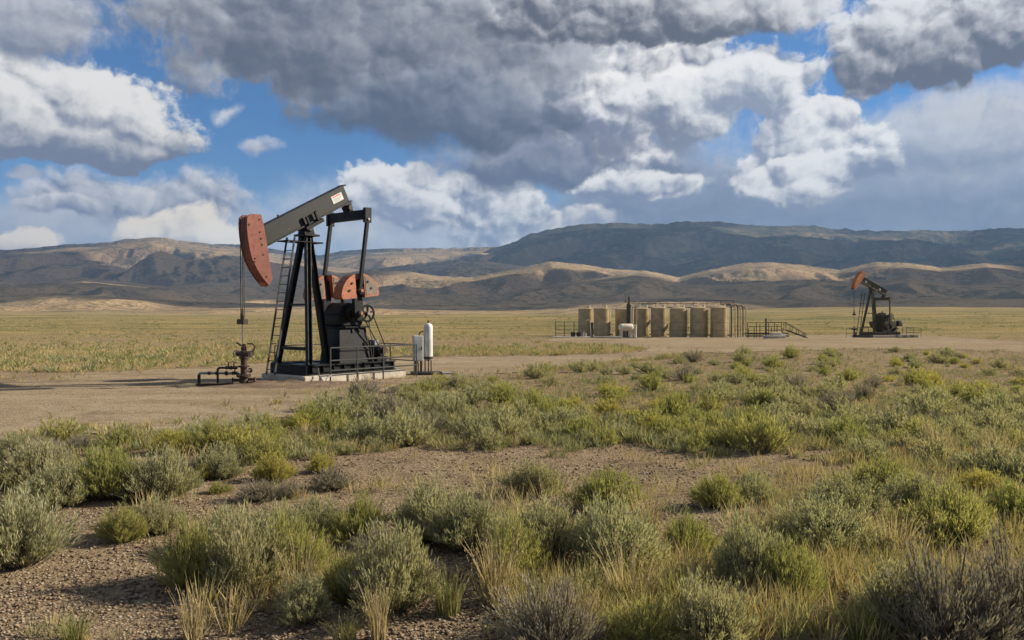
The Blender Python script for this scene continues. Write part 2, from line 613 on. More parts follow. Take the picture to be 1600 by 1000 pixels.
def paint(name, col, rust=0.3, rough=0.5, metal=0.0, dirt=(0.16, 0.11, 0.07), rustcol=(0.13, 0.05, 0.025), scale=1.0, spec=0.4):
    """weathered paint: fades, dust streaks running down, chips of rust"""
    m, g, b = new_mat(name)
    tc = g.new('ShaderNodeTexCoord')
    ob = tc.outputs['Object']
    n1 = g.noise(ob, 1.3 * scale, 5, 0.6)
    n2 = g.noise(g.v('MULTIPLY', ob, (6.0, 6.0, 0.9)), 1.2 * scale, 4, 0.6)
    n3 = g.noise(ob, 9.0 * scale, 6, 0.7)
    c = g.mix(g.ss(n1, 0.3, 0.75), tuple(v * 0.78 for v in col), tuple(min(1, v * 1.25) for v in col))
    c = g.mix(g.ss(n2, 0.52, 0.8, 0.0, 0.55), c, dirt)
    c = g.mix(g.ss(g.m('ADD', n3, g.m('MULTIPLY', n1, 0.35)), 0.86 - 0.28 * rust, 0.96 - 0.28 * rust), c, rustcol)
    g.l.new(c, b.inputs['Base Color'])
    g.l.new(g.ss(n3, 0.3, 0.7, rough - 0.1, rough + 0.25), b.inputs['Roughness'])
    b.inputs['Metallic'].default_value = metal
    b.inputs['Specular IOR Level'].default_value = spec
    bump(g, b, n3, 0.004, 0.5)
    return m


M = {}
M['black'] = paint('black_paint', (0.0055, 0.006, 0.0065), 0.12, 0.45, spec=0.22, dirt=(0.015, 0.013, 0.011), rustcol=(0.05, 0.028, 0.018))
M['black_beam'] = paint('beam_paint', (0.013, 0.0138, 0.0135), 0.20, 0.45, spec=0.3, dirt=(0.0235, 0.023, 0.022), rustcol=(0.10, 0.06, 0.035))
M['red'] = paint('oxide_red_paint', (0.190, 0.052, 0.031), 0.38, 0.55, dirt=(0.165, 0.095, 0.06), rustcol=(0.09, 0.032, 0.02), scale=0.8)
M['orange'] = paint('orange_paint', (0.34, 0.120, 0.055), 0.5, 0.6, dirt=(0.22, 0.14, 0.09), rustcol=(0.12, 0.065, 0.04), scale=1.2)
M['greyface'] = paint('worn_grey_face', (0.12, 0.115, 0.10), 0.55, 0.6, dirt=(0.18, 0.15, 0.11), rustcol=(0.32, 0.13, 0.06), scale=2.0)
M['rusty'] = paint('rusty_steel', (0.045, 0.028, 0.020), 0.4, 0.7, 0.1, rustcol=(0.085, 0.038, 0.022), dirt=(0.09, 0.062, 0.042), scale=2.5)
M['steel'] = paint('dull_steel', (0.20, 0.19, 0.18), 0.25, 0.45, 0.6, scale=3.0)
M['pipegrey'] = paint('grey_pipe', (0.22, 0.23, 0.24), 0.2, 0.55, scale=2.5)
M['cable'] = paint('wire_rope', (0.05, 0.042, 0.036), 0.3, 0.6, 0.2, scale=4.0)
M['white'] = paint('white_paint', (0.52, 0.52, 0.50), 0.10, 0.45, dirt=(0.30, 0.25, 0.18), rustcol=(0.20, 0.10, 0.05))
M['tan'] = paint('tan_tank_paint', (0.36, 0.265, 0.125), 0.18, 0.34, spec=0.6, dirt=(0.26, 0.185, 0.10), rustcol=(0.13, 0.075, 0.045), scale=0.8)
M['cream'] = paint('cream_vessel_paint', (0.58, 0.52, 0.40), 0.15, 0.55, dirt=(0.32, 0.25, 0.16), scale=0.8)
M['olive'] = paint('olive_paint', (0.060, 0.048, 0.020), 0.25, 0.55, dirt=(0.075, 0.058, 0.034), rustcol=(0.08, 0.04, 0.02))
M['ochre'] = paint('ochre_head_paint', (0.38, 0.130, 0.030), 0.35, 0.55, dirt=(0.25, 0.15, 0.07), rustcol=(0.11, 0.04, 0.02))
M['oilblack'] = paint('oily_steel', (0.028, 0.022, 0.017), 0.3, 0.5, dirt=(0.06, 0.045, 0.03))
M['railing'] = paint('railing_paint', (0.032, 0.034, 0.033), 0.3, 0.5, dirt=(0.12, 0.10, 0.08), scale=3)
M['redtext'] = paint('red_print', (0.55, 0.10, 0.05), 0.0, 0.6)
M['darktext'] = paint('dark_print', (0.28, 0.20, 0.17), 0.0, 0.6)


def concrete_mat():
    m, g, b = new_mat('weathered_concrete')
    tc = g.new('ShaderNodeTexCoord')
    n1 = g.noise(tc.outputs['Object'], 1.2, 6, 0.65)
    n2 = g.noise(tc.outputs['Object'], 14, 5, 0.6)
    z = g.sep(tc.outputs['Object'])[2]
    c = g.mix(g.ss(n1, 0.3, 0.7), (0.30, 0.26, 0.20), (0.52, 0.47, 0.38))
    c = g.mix(g.ss(n2, 0.5, 0.75, 0, 0.5), c, (0.24, 0.19, 0.13))
    c = g.mix(g.ss(g.m('ADD', z, g.m('MULTIPLY', n1, 0.16)), 0.07, 0.20, 0.75, 0.0), c, (0.25, 0.175, 0.105))   # soil splashed up the foot
    g.l.new(c, b.inputs['Base Color'])
    b.inputs['Roughness'].default_value = 0.9
    bump(g, b, n2, 0.012)
    return m


M['concrete'] = concrete_mat()


def soil_mat(name, kind):
    """bare ground; kind 'soil' wild ground with litter, 'gravel' the graded pad and road"""
    m, g, b = new_mat(name)
    geo = g.new('ShaderNodeNewGeometry')
    P = geo.outputs['Position']
    big = g.noise(P, 0.16, 4, 0.55)
    mid = g.noise(P, 1.1, 5, 0.6)
    peb = g.voro(P, 16.0, 1.0, 0.6, '3D')
    peb2 = g.voro(P, 38.0, 0.0, 0.5, '3D')
    pcol = g.voro(P, 16.0, 0.0, 0.5, '3D', out='Color')
    fine = g.noise(P, 30.0, 5, 0.7)
    if kind == 'gravel':
        c = g.mix(g.ss(big, 0.35, 0.65), (0.285, 0.225, 0.145), (0.385, 0.315, 0.212))
        c = g.mix(g.ss(mid, 0.35, 0.7, 0, 0.65), c, (0.215, 0.158, 0.094))
        lane = g.noise(g.v('MULTIPLY', P, (0.10, 0.85, 1.0)), 0.9, 4, 0.6)
        c = g.mix(g.ss(lane, 0.50, 0.66, 0, 0.60), c, (0.430, 0.355, 0.245))
        c = g.mix(g.ss(lane, 0.34, 0.46, 0.50, 0.0), c, (0.190, 0.136, 0.082))
        c = g.mix(g.ss(g.noise(P, 0.42, 5, 0.65), 0.60, 0.70, 0, 0.6), c, (0.135, 0.098, 0.062))
    else:
        c = g.mix(g.ss(big, 0.35, 0.65), (0.205, 0.148, 0.088), (0.315, 0.238, 0.148))
        c = g.mix(g.ss(mid, 0.40, 0.70, 0, 0.75), c, (0.160, 0.115, 0.070))
        c = g.mix(g.ss(g.noise(P, 3.2, 5, 0.7), 0.52, 0.68, 0, 0.65), c, (0.115, 0.084, 0.052))
    tone = g.sep(pcol)[0]
    c = g.mix(g.ss(peb, 0.10, 0.55, 0.75, 0.0), c, g.mix(tone, (0.15, 0.105, 0.066), (0.38, 0.30, 0.20)))
    c = g.mix(g.ss(fine, 0.55, 0.75, 0.0, 0.5), c, (0.11, 0.075, 0.048))
    if kind == 'soil':
        # far off the ground is a mat of dry grass and sage
        y = g.sep(P)[1]
        far = g.ss(y, 55.0, 170.0)
        veg = g.noise(g.v('MULTIPLY', P, (0.35, 1.0, 1.0)), 0.09, 6, 0.62)
        veg2 = g.noise(g.v('MULTIPLY', P, (0.5, 1.0, 1.0)), 0.016, 4, 0.55)
        vc = g.mix(g.ss(g.m('ADD', veg, g.m('MULTIPLY', veg2, 0.6)), 0.62, 0.98), (0.30, 0.225, 0.105), (0.105, 0.11, 0.052))
        vc = g.mix(g.ss(g.noise(P, 0.5, 4, 0.7), 0.5, 0.8, 0, 0.6), vc, (0.08, 0.085, 0.045))
        vc = g.mix(g.ss(y, 420.0, 950.0, 0.0, 0.85), vc, g.mix(veg2, (0.36, 0.26, 0.145), (0.20, 0.165, 0.095)))
        c = g.mix(far, c, vc)
    g.l.new(c, b.inputs['Base Color'])
    b.inputs['Roughness'].default_value = 0.95
    b.inputs['Specular IOR Level'].default_value = 0.0
    h = g.m('ADD', g.m('MULTIPLY', g.m('SUBTRACT', 1.0, peb), 0.6), g.m('ADD', g.m('MULTIPLY', mid, 0.9), g.m('ADD', g.m('MULTIPLY', fine, 0.45), g.m('MULTIPLY', peb2, -0.35))))
    bump(g, b, h, 0.07, 1.0)
    return m


M['soil'] = soil_mat('dry_soil', 'soil')
M['gravel'] = soil_mat('graded_gravel', 'gravel')


def hill_mat(name, gold, dark, green, cover, fscale):
    m, g, b = new_mat(name)
    geo = g.new('ShaderNodeNewGeometry')
    P = geo.outputs['Position']
    n1 = g.noise(P, 0.0022 * fscale, 7, 0.62)
    n2 = g.noise(P, 0.010 * fscale, 7, 0.68)
    n3 = g.noise(P, 0.0007 * fscale, 3, 0.5)
    nz = g.sep(geo.outputs['Normal'])[2]
    nx = g.sep(geo.outputs['Normal'])[0]
    c = g.mix(g.ss(n1, 0.36, 0.66), gold, tuple(0.55 * a + 0.45 * d for a, d in zip(gold, dark)))
    c = g.mix(g.ss(g.m('ADD', n2, g.m('MULTIPLY', n1, 0.5)), 0.92 - cover, 1.06 - cover), c, dark)
    # scrub green thickens on faces turned left, thinning out in clumps and single dots
    c = g.mix(g.m('MULTIPLY', g.ss(g.m('SUBTRACT', n2, g.m('MULTIPLY', nx, 0.22)), 0.46, 0.60), g.ss(n3, 0.35, 0.6, 0.35, 0.95)), c, green)
    dots = g.noise(P, 0.030 * fscale, 3, 0.7)
    c = g.mix(g.m('MULTIPLY', g.ss(dots, 0.53, 0.60), g.ss(n1, 0.36, 0.60, 0.25, 0.9)), c, tuple(0.75 * v for v in green))
    c = g.mix(g.ss(nz, 0.80, 0.93, 0.5, 0.0), c, tuple(0.5 * (a + d) for a, d in zip(gold, (0.16, 0.11, 0.09))))
    g.l.new(c, b.inputs['Base Color'])
    b.inputs['Roughness'].default_value = 1.0
    b.inputs['Specular IOR Level'].default_value = 0.0
    bump(g, b, g.m('ADD', n2, g.noise(P, 0.05 * fscale, 4, 0.65)), 16.0 / fscale, 1.0)
    return m


M['foothill'] = hill_mat('dry_grass_hill', (0.40, 0.280, 0.155), (0.215, 0.165, 0.110), (0.165, 0.145, 0.090), 0.06, 1.6)
M['mountain'] = hill_mat('scrub_mountain', (0.22, 0.165, 0.100), (0.060, 0.068, 0.050), (0.038, 0.052, 0.034), 0.28, 1.0)
M['mountain_dry'] = hill_mat('dry_mountain', (0.36, 0.255, 0.150), (0.150, 0.122, 0.085), (0.090, 0.092, 0.058), 0.10, 1.0)

# ------------------------------------------------------------------ ground, road, hills
ROAD = [(-500, 603), (-300, 600), (0, 597), (110, 586), (250, 577), (430, 567), (700, 557), (860, 556), (985, 552), (1010, 545), (960, 540), (870, 536), (850, 530), (868, 524),
        (1260, 524), (1320, 523), (1450, 524), (1520, 529), (1700, 540), (2000, 548), (2000, 562), (1700, 556), (1600, 550), (1400, 545), (1250, 548), (1100, 553), (960, 566), (840, 579),
        (740, 588), (640, 603), (560, 618), (480, 650), (330, 674), (150, 684), (0, 692), (-300, 705), (-500, 712)]


def build_ground():
    # one sheet to the foot of the hills: dense near the camera, wide cells far off
    ys = np.concatenate([np.linspace(-30, 3, 8), np.linspace(4, 60, 225)[0:], np.linspace(61, 150, 90), np.geomspace(154, 1700, 90)])
    us = np.linspace(-1, 1, 221)
    Y, U = np.meshgrid(ys, us, indexing='ij')
    wid = 26 + 0.95 * np.maximum(Y, 0)
    X = U * wid
    road = on_road(X, Y) & (Y > 5)
    Z = gz(X, Y) + 0.04 * fbm(X / 1.7, Y / 1.7, 3, 21) * (1 - sstep(35, 60, Y)) * ~road - 0.012 * road
    v = np.stack([X, Y, Z], -1).reshape(-1, 3)
    n, m = Y.shape
    i = np.arange((n - 1) * m).reshape(n - 1, m)[:, :-1].ravel()
    f = np.stack([i, i + 1, i + 1 + m, i + m], -1)
    o = mesh_obj('ground', v, f, M['soil'], smooth=True)
    tag(o, kind='structure')
    # gravel pad and road: a sheet just over the ground with an uneven edge
    hw = {}
    ys = np.concatenate([np.arange(16, 60, 0.3), np.arange(60, 160, 0.7)])
    xs = np.arange(-56, 104, 0.35)
    Y, X = np.meshgrid(ys, xs, indexing='ij')
    Zg = gz(X, Y)
    yy = Y * math.cos(TH) - (Zg - CAMH) * math.sin(TH)
    zz = (Zg - CAMH) * math.cos(TH) + Y * math.sin(TH)
    jx = fbm(X / 2.5, Y / 2.5, 4, 31) * 16
    jy = fbm(X / 2.5, Y / 2.5, 4, 37) * 160 / np.maximum(Y, 15)
    inside = in_poly(800 + FPX * X / yy + jx, 500 - FPX * zz / yy + jy, ROAD)
    n, m = Y.shape
    cell = inside[:-1, :-1] & inside[1:, :-1] & inside[:-1, 1:] & inside[1:, 1:]
    ii, jj = np.nonzero(cell)
    a = ii * m + jj
    f = np.stack([a, a + 1, a + 1 + m, a + m], -1)
    used = np.unique(f)
    remap = np.full(n * m, -1)
    remap[used] = np.arange(len(used))
    edge = np.zeros_like(inside, dtype=float)
    Z = Zg + 0.012 + 0.012 * fbm(X / 1.3, Y / 1.3, 3, 44)
    # wheel ruts
    v = np.stack([X, Y, Z], -1).reshape(-1, 3)[used]
    o = mesh_obj('gravel_road', v, remap[f], M['gravel'], smooth=True)
    tag(o, kind='structure')


def on_road(x, y):
    z = gz(x, y)
    yy = y * math.cos(TH) - (z - CAMH) * math.sin(TH)
    zz = (z - CAMH) * math.cos(TH) + y * math.sin(TH)
    return in_poly(800 + FPX * x / yy, 500 - FPX * zz / yy, ROAD)


def polar_hill(name, mat, d0, d1, nd, height, px0=-420, px1=2020, npx=620):
    ds = np.geomspace(d0, d1, nd)
    ps = np.linspace(px0, px1, npx)
    Dd, PX = np.meshgrid(ds, ps, indexing='ij')
    X = (PX - 800) / FPX * Dd
    Z = height(PX, Dd, X)
    v = np.stack([X, Dd, Z], -1).reshape(-1, 3)
    n, m = Dd.shape
    i = np.arange((n - 1) * m).reshape(n - 1, m)[:, :-1].ravel()
    f = np.stack([i, i + 1, i + 1 + m, i + m], -1)
    o = mesh_obj(name, v, f, mat, smooth=True)
    tag(o, kind='structure')
    return o


def ridge(PX, D, X, crest, dc, run, back, seed, spur=0.25, rough=0.10, cell=900.0):
    """a ridge whose skyline follows `crest` (picture column, row); rounded spurs come forward from it"""
    cx, cy = zip(*crest)
    row = np.interp(PX, cx, cy)
    hc = (HORY - row) / FPX * dc + CAMH
    wx = X + cell * 0.45 * fbm(X / (cell * 1.5), D / (cell * 1.5), 2, seed + 5)
    spurs = 0.5 - np.abs(gnoise(wx / cell, D / (cell * 3.0), seed + 11)) * 1.3 + 0.28 * (0.5 - np.abs(gnoise(wx / (cell * 0.42), D / (cell * 1.1), seed + 12)) * 1.3)
    t0 = (D - (dc - run)) / run
    t = t0 + spur * spurs * np.clip((1 - t0) * 3.0, 0, 1) * sstep(-0.5, 0.25, t0) + 0.05 * gnoise(X / cell, D / cell, seed)
    tc = np.clip(t, 0, 1)
    up = 0.5 * sstep(0.0, 1.02, tc) + 0.5 * tc ** 1.25
    dn = 1 - 0.9 * np.clip((D - dc) / back, 0, 1) ** 1.2
    h = hc * np.where(D < dc, up, dn)
    gul = fbm(wx / (cell * 0.24), D / (cell * 0.70), 5, seed + 23, 0.58, ridged=True)
    h = h + hc * rough * (gul - 0.3) * tc * np.clip(1.12 - t, 0.10, 1)
    # spurs stay under the line of sight to the crest
    top = np.maximum(((HORY - row) / FPX * D + CAMH) * (1 - 0.10 * np.clip((dc - D) / run * 2.5, 0, 1)), 0.5)
    return np.where(D < dc, np.minimum(h, top - 0.06 * top * np.exp(-np.abs(top - h) / (0.10 * top))), h)


FAR_LEFT = [(-500, 395), (-200, 388), (0, 389), (60, 385), (110, 380), (160, 378), (200, 372), (235, 368), (280, 373), (330, 380), (380, 385), (440, 400), (520, 412), (700, 430), (900, 440), (2100, 450)]
FAR_MID = [(-500, 420), (200, 415), (300, 380), (380, 381), (450, 392), (500, 398), (535, 391), (580, 388), (640, 387), (700, 386), (770, 385), (830, 388), (900, 395), (2100, 420)]
FAR_RIGHT = [(-500, 470), (500, 460), (620, 428), (690, 411), (740, 398), (790, 380), (830, 364), (870, 355), (920, 348), (985, 347), (1040, 347), (1110, 344), (1150, 349), (1190, 352), (1240, 349), (1290, 354), (1340, 358), (1400, 360), (1450, 357), (1500, 360), (1560, 356), (1600, 354), (1800, 350), (2100, 360)]
MID_A = [(-500, 452), (0, 436), (60, 438), (130, 432), (190, 440), (260, 447), (330, 440), (400, 442), (470, 438), (520, 428), (580, 420), (640, 424), (690, 431), (740, 432), (800, 420), (860, 407), (910, 412), (960, 420), (1010, 422), (1060, 432), (1110, 420), (1160, 411), (1200, 408), (1250, 413), (1310, 421), (1370, 408), (1420, 410), (1470, 417), (1540, 410), (1600, 416), (1800, 405), (2100, 415)]
MID_B = [(-500, 446), (0, 446), (80, 441), (150, 442), (230, 449), (330, 455), (420, 462), (520, 462), (620, 456), (700, 460), (780, 458), (850, 446), (900, 438), (960, 431), (1000, 427), (1050, 440), (1110, 446), (1190, 440), (1270, 436), (1340, 440), (1420, 433), (1500, 444), (1600, 436), (1800, 430), (2100, 440)]
SWELL = [(-500, 480), (0, 479), (110, 482), (230, 485), (380, 481), (520, 479), (640, 484), (780, 486), (900, 482), (1040, 485), (1180, 482), (1300, 479), (1420, 483), (1540, 478), (1700, 476), (2100, 480)]
LOW = [(-500, 470), (0, 462), (90, 459), (190, 464), (290, 470), (400, 474), (560, 478), (700, 477), (850, 473), (960, 466), (1080, 463), (1200, 468), (1330, 470), (1450, 464), (1600, 468), (1800, 462), (2100, 468)]


NEAR_RIGHT = [(-500, 480), (560, 470), (640, 446), (700, 432), (760, 424), (820, 414), (880, 398), (930, 384), (975, 379), (1020, 388), (1070, 394), (1120, 384), (1170, 371), (1215, 366), (1260, 377), (1310, 389), (1360, 380), (1420, 371), (1470, 380), (1530, 391), (1580, 377), (1640, 366), (1800, 372), (2100, 380)]
FRONT_RIGHT = [(-500, 480), (600, 470), (660, 452), (720, 440), (780, 428), (830, 414), (880, 408), (930, 416), (990, 424), (1050, 414), (1100, 401), (1140, 398), (1190, 409), (1250, 414), (1310, 402), (1350, 397), (1400, 406), (1460, 400), (1510, 393), (1560, 403), (1620, 398), (1800, 390), (2100, 400)]
NEAR_LEFT = [(-500, 420), (-100, 412), (0, 414), (60, 408), (125, 404), (180, 409), (230, 417), (290, 430), (350, 441), (410, 446), (470, 438), (520, 428), (580, 420), (630, 412), (690, 407), (740, 402), (800, 412), (880, 425), (1000, 440), (2100, 460)]


def build_hills():
    def base(X, D):
        return gz(X, D) - 0.3

    def far(PX, D, X):
        a = ridge(PX, D, X, FAR_LEFT, 7600, 3000, 2200, 3, 0.62, 0.24, 1250)
        b = ridge(PX, D, X, FAR_MID, 8800, 2600, 2500, 13, 0.50, 0.20, 1150)
        c = ridge(PX, D, X, NEAR_LEFT, 6100, 1500, 1400, 23, 0.55, 0.24, 800)
        return np.maximum(np.maximum(np.maximum(a, b), c), 0) - 8

    def right(PX, D, X):
        a = ridge(PX, D, X, FAR_RIGHT, 8400, 2300, 2400, 43, 0.62, 0.26, 1150)
        b = ridge(PX, D, X, NEAR_RIGHT, 7000, 1500, 1300, 47, 0.55, 0.24, 850)
        c = ridge(PX, D, X, FRONT_RIGHT, 5900, 1100, 1000, 51, 0.50, 0.22, 600)
        return np.maximum(np.maximum(np.maximum(a, b), c), 0) - 10

    def mid(PX, D, X):
        a = ridge(PX, D, X, MID_A, 4300, 1500, 1300, 63, 0.50, 0.17, 480)
        b = ridge(PX, D, X, MID_B, 3000, 1000, 900, 73, 0.48, 0.15, 380)
        c = ridge(PX, D, X, LOW, 1900, 800, 700, 83, 0.45, 0.12, 300)
        e = ridge(PX, D, X, SWELL, 1300, 520, 420, 87, 0.30, 0.06, 200)
        return np.maximum(np.maximum(np.maximum(a, b), e), np.maximum(c, base(X, D))) + 3 * fbm(X / 130, D / 130, 4, 91) * sstep(1200, 1700, D) - 6 * (1 - sstep(720, 860, D))

    polar_hill('hills_far', M['mountain_dry'], 4700, 10800, 190, far, npx=900)
    polar_hill('hills_right', M['mountain'], 4700, 10500, 190, right, px0=420, px1=2100, npx=640)
    polar_hill('foothills', M['foothill'], 720, 5600, 280, mid, npx=900)


build_ground()
build_hills()


def shade_cloud_deck():
    """unseen cloud cover added above the picture, shaped so its shade falls on the slopes"""
    ALT = 5000.0  # deck stays out of view; its outline is the wanted hill shade
    off = np.array([SUN_DIR.x, SUN_DIR.y]) / SUN_DIR.z
    step = 150.0
    gx = np.arange(-9000, 9800, step)
    gy = np.arange(450, 9600, step)
    GY, GX = np.meshgrid(gy, gx, indexing='ij')
    PX = 800 + FPX * GX / GY

    def band(px, d, wpx, wd):                    # a sunlit gap over the ground
        return np.exp(-((PX - px) / wpx) ** 2 - ((GY - d) / wd) ** 2)
    # the hills lie in shade except for these gaps
    lit = (1.5 * band(1200, 4150, 170, 600) + 1.2 * band(965, 3200, 130, 450) + 1.0 * band(860, 4250, 100, 450) + 1.3 * band(620, 4000, 160, 700)
           + 2.0 * band(280, 7200, 210, 1000) + 1.6 * band(70, 6900, 140, 800) + 1.0 * band(150, 3500, 140, 380) + 1.5 * band(520, 2200, 380, 260) + 1.2 * band(1400, 1350, 300, 160) + 1.2 * band(300, 1250, 330, 140)
           + 1.0 * band(1080, 7700, 170, 520) + 0.9 * band(640, 8500, 190, 600) + 0.9 * band(1370, 4100, 100, 380) + 0.7 * band(1500, 6600, 140, 380) + 0.7 * band(1530, 4200, 60, 300))
    lit = lit + (0.55 + 0.35 * sstep(5500, 6500, GY)) * fbm(GX / 900, GY / 900, 4, 7) + 0.16 * sstep(5500, 6500, GY) + 0.45 * (1 - sstep(2400, 3400, GY)) * fbm(GX / 420, GY / 190, 3, 29)
    edge = sstep(1480, 1800, GY + 700 * fbm(GX / 460, GY / 800, 3, 19) + 480 * sstep(780, 1000, PX)) * (1 - sstep(8900, 9500, GY))
    body = np.clip((0.52 - lit) * 1.6, -0.3, 1.0) * edge + (edge - 1) * 0.5
    thick = 420 * np.sqrt(np.clip(body, 0, 1))
    keep = body > 0.02
    lump = 90 * fbm(GX / 700, GY / 700, 4, 5)
    # shade falls from the deck down the sun's slant, so the deck stands towards the sun
    CX = GX + off[0] * ALT
    CY = GY + off[1] * ALT
    n, m = GX.shape
    top = np.stack([CX, CY, ALT + thick + np.where(keep, np.abs(lump), 0)], -1).reshape(-1, 3)
    bot = np.stack([CX, CY, ALT - thick * 0.2 - np.where(keep, np.abs(lump) * 0.25, 0) - 4], -1).reshape(-1, 3)
    cell = keep[:-1, :-1] & keep[1:, :-1] & keep[:-1, 1:] & keep[1:, 1:]
    ii, jj = np.nonzero(cell)
    a = ii * m + jj
    ft = np.stack([a, a + 1, a + 1 + m, a + m], -1)
    fb = ft[:, ::-1] + n * m
    sides = []
    cp = np.pad(cell, 1)
    for di, dj, p, q in ((0, -1, 0, 3), (0, 1, 2, 1), (-1, 0, 1, 0), (1, 0, 3, 2)):
        nb = cp[1 + di:cp.shape[0] - 1 + di, 1 + dj:cp.shape[1] - 1 + dj]
        ex = (cell & ~nb)[ii, jj]
        e = ft[ex]
        sides.append(np.stack([e[:, p], e[:, q], e[:, q] + n * m, e[:, p] + n * m], -1))
    f = np.concatenate([ft, fb] + sides)
    v = np.concatenate([top, bot])
    used = np.unique(f)
    remap = np.full(len(v), -1)
    remap[used] = np.arange(len(used))
    m_, g, b = new_mat('shade_cloud')
    b.inputs['Base Color'].default_value = (0.86, 0.86, 0.87, 1)
    b.inputs['Roughness'].default_value = 1.0
    b.inputs['Specular IOR Level'].default_value = 0.0
    b.inputs['Alpha'].default_value = 0.64                 # lets some sunlight through to soften the cast shade
    o = mesh_obj('shade_clouds', v[used], remap[f], m_, smooth=True)
    tag(o, 'unseen broken cloud deck shaped to shade the hills', 'cloud', kind='stuff')


def build_haze():
    m = bpy.data.materials.new('thin_air_haze')
    m.use_nodes = True
    nt = m.node_tree
    nt.nodes.clear()
    out = nt.nodes.new('ShaderNodeOutputMaterial')
    pv = nt.nodes.new('ShaderNodeVolumePrincipled')
    pv.inputs['Color'].default_value = (0.42, 0.66, 1.0, 1)
    pv.inputs['Density'].default_value = HAZE
    pv.inputs['Anisotropy'].default_value = 0.1
    nt.links.new(pv.outputs[0], out.inputs['Volume'])
    o = MB().box(-12000, 12000, -60, 11500, -25, 1050).build('haze', m)
    tag(o, 'thin bluish haze over the plain and hills', 'haze', kind='stuff')


HAZE = 5.5e-5
shade_cloud_deck()
build_haze()

# ------------------------------------------------------------------ pumpjacks
PIV = (2.5, 5.58)


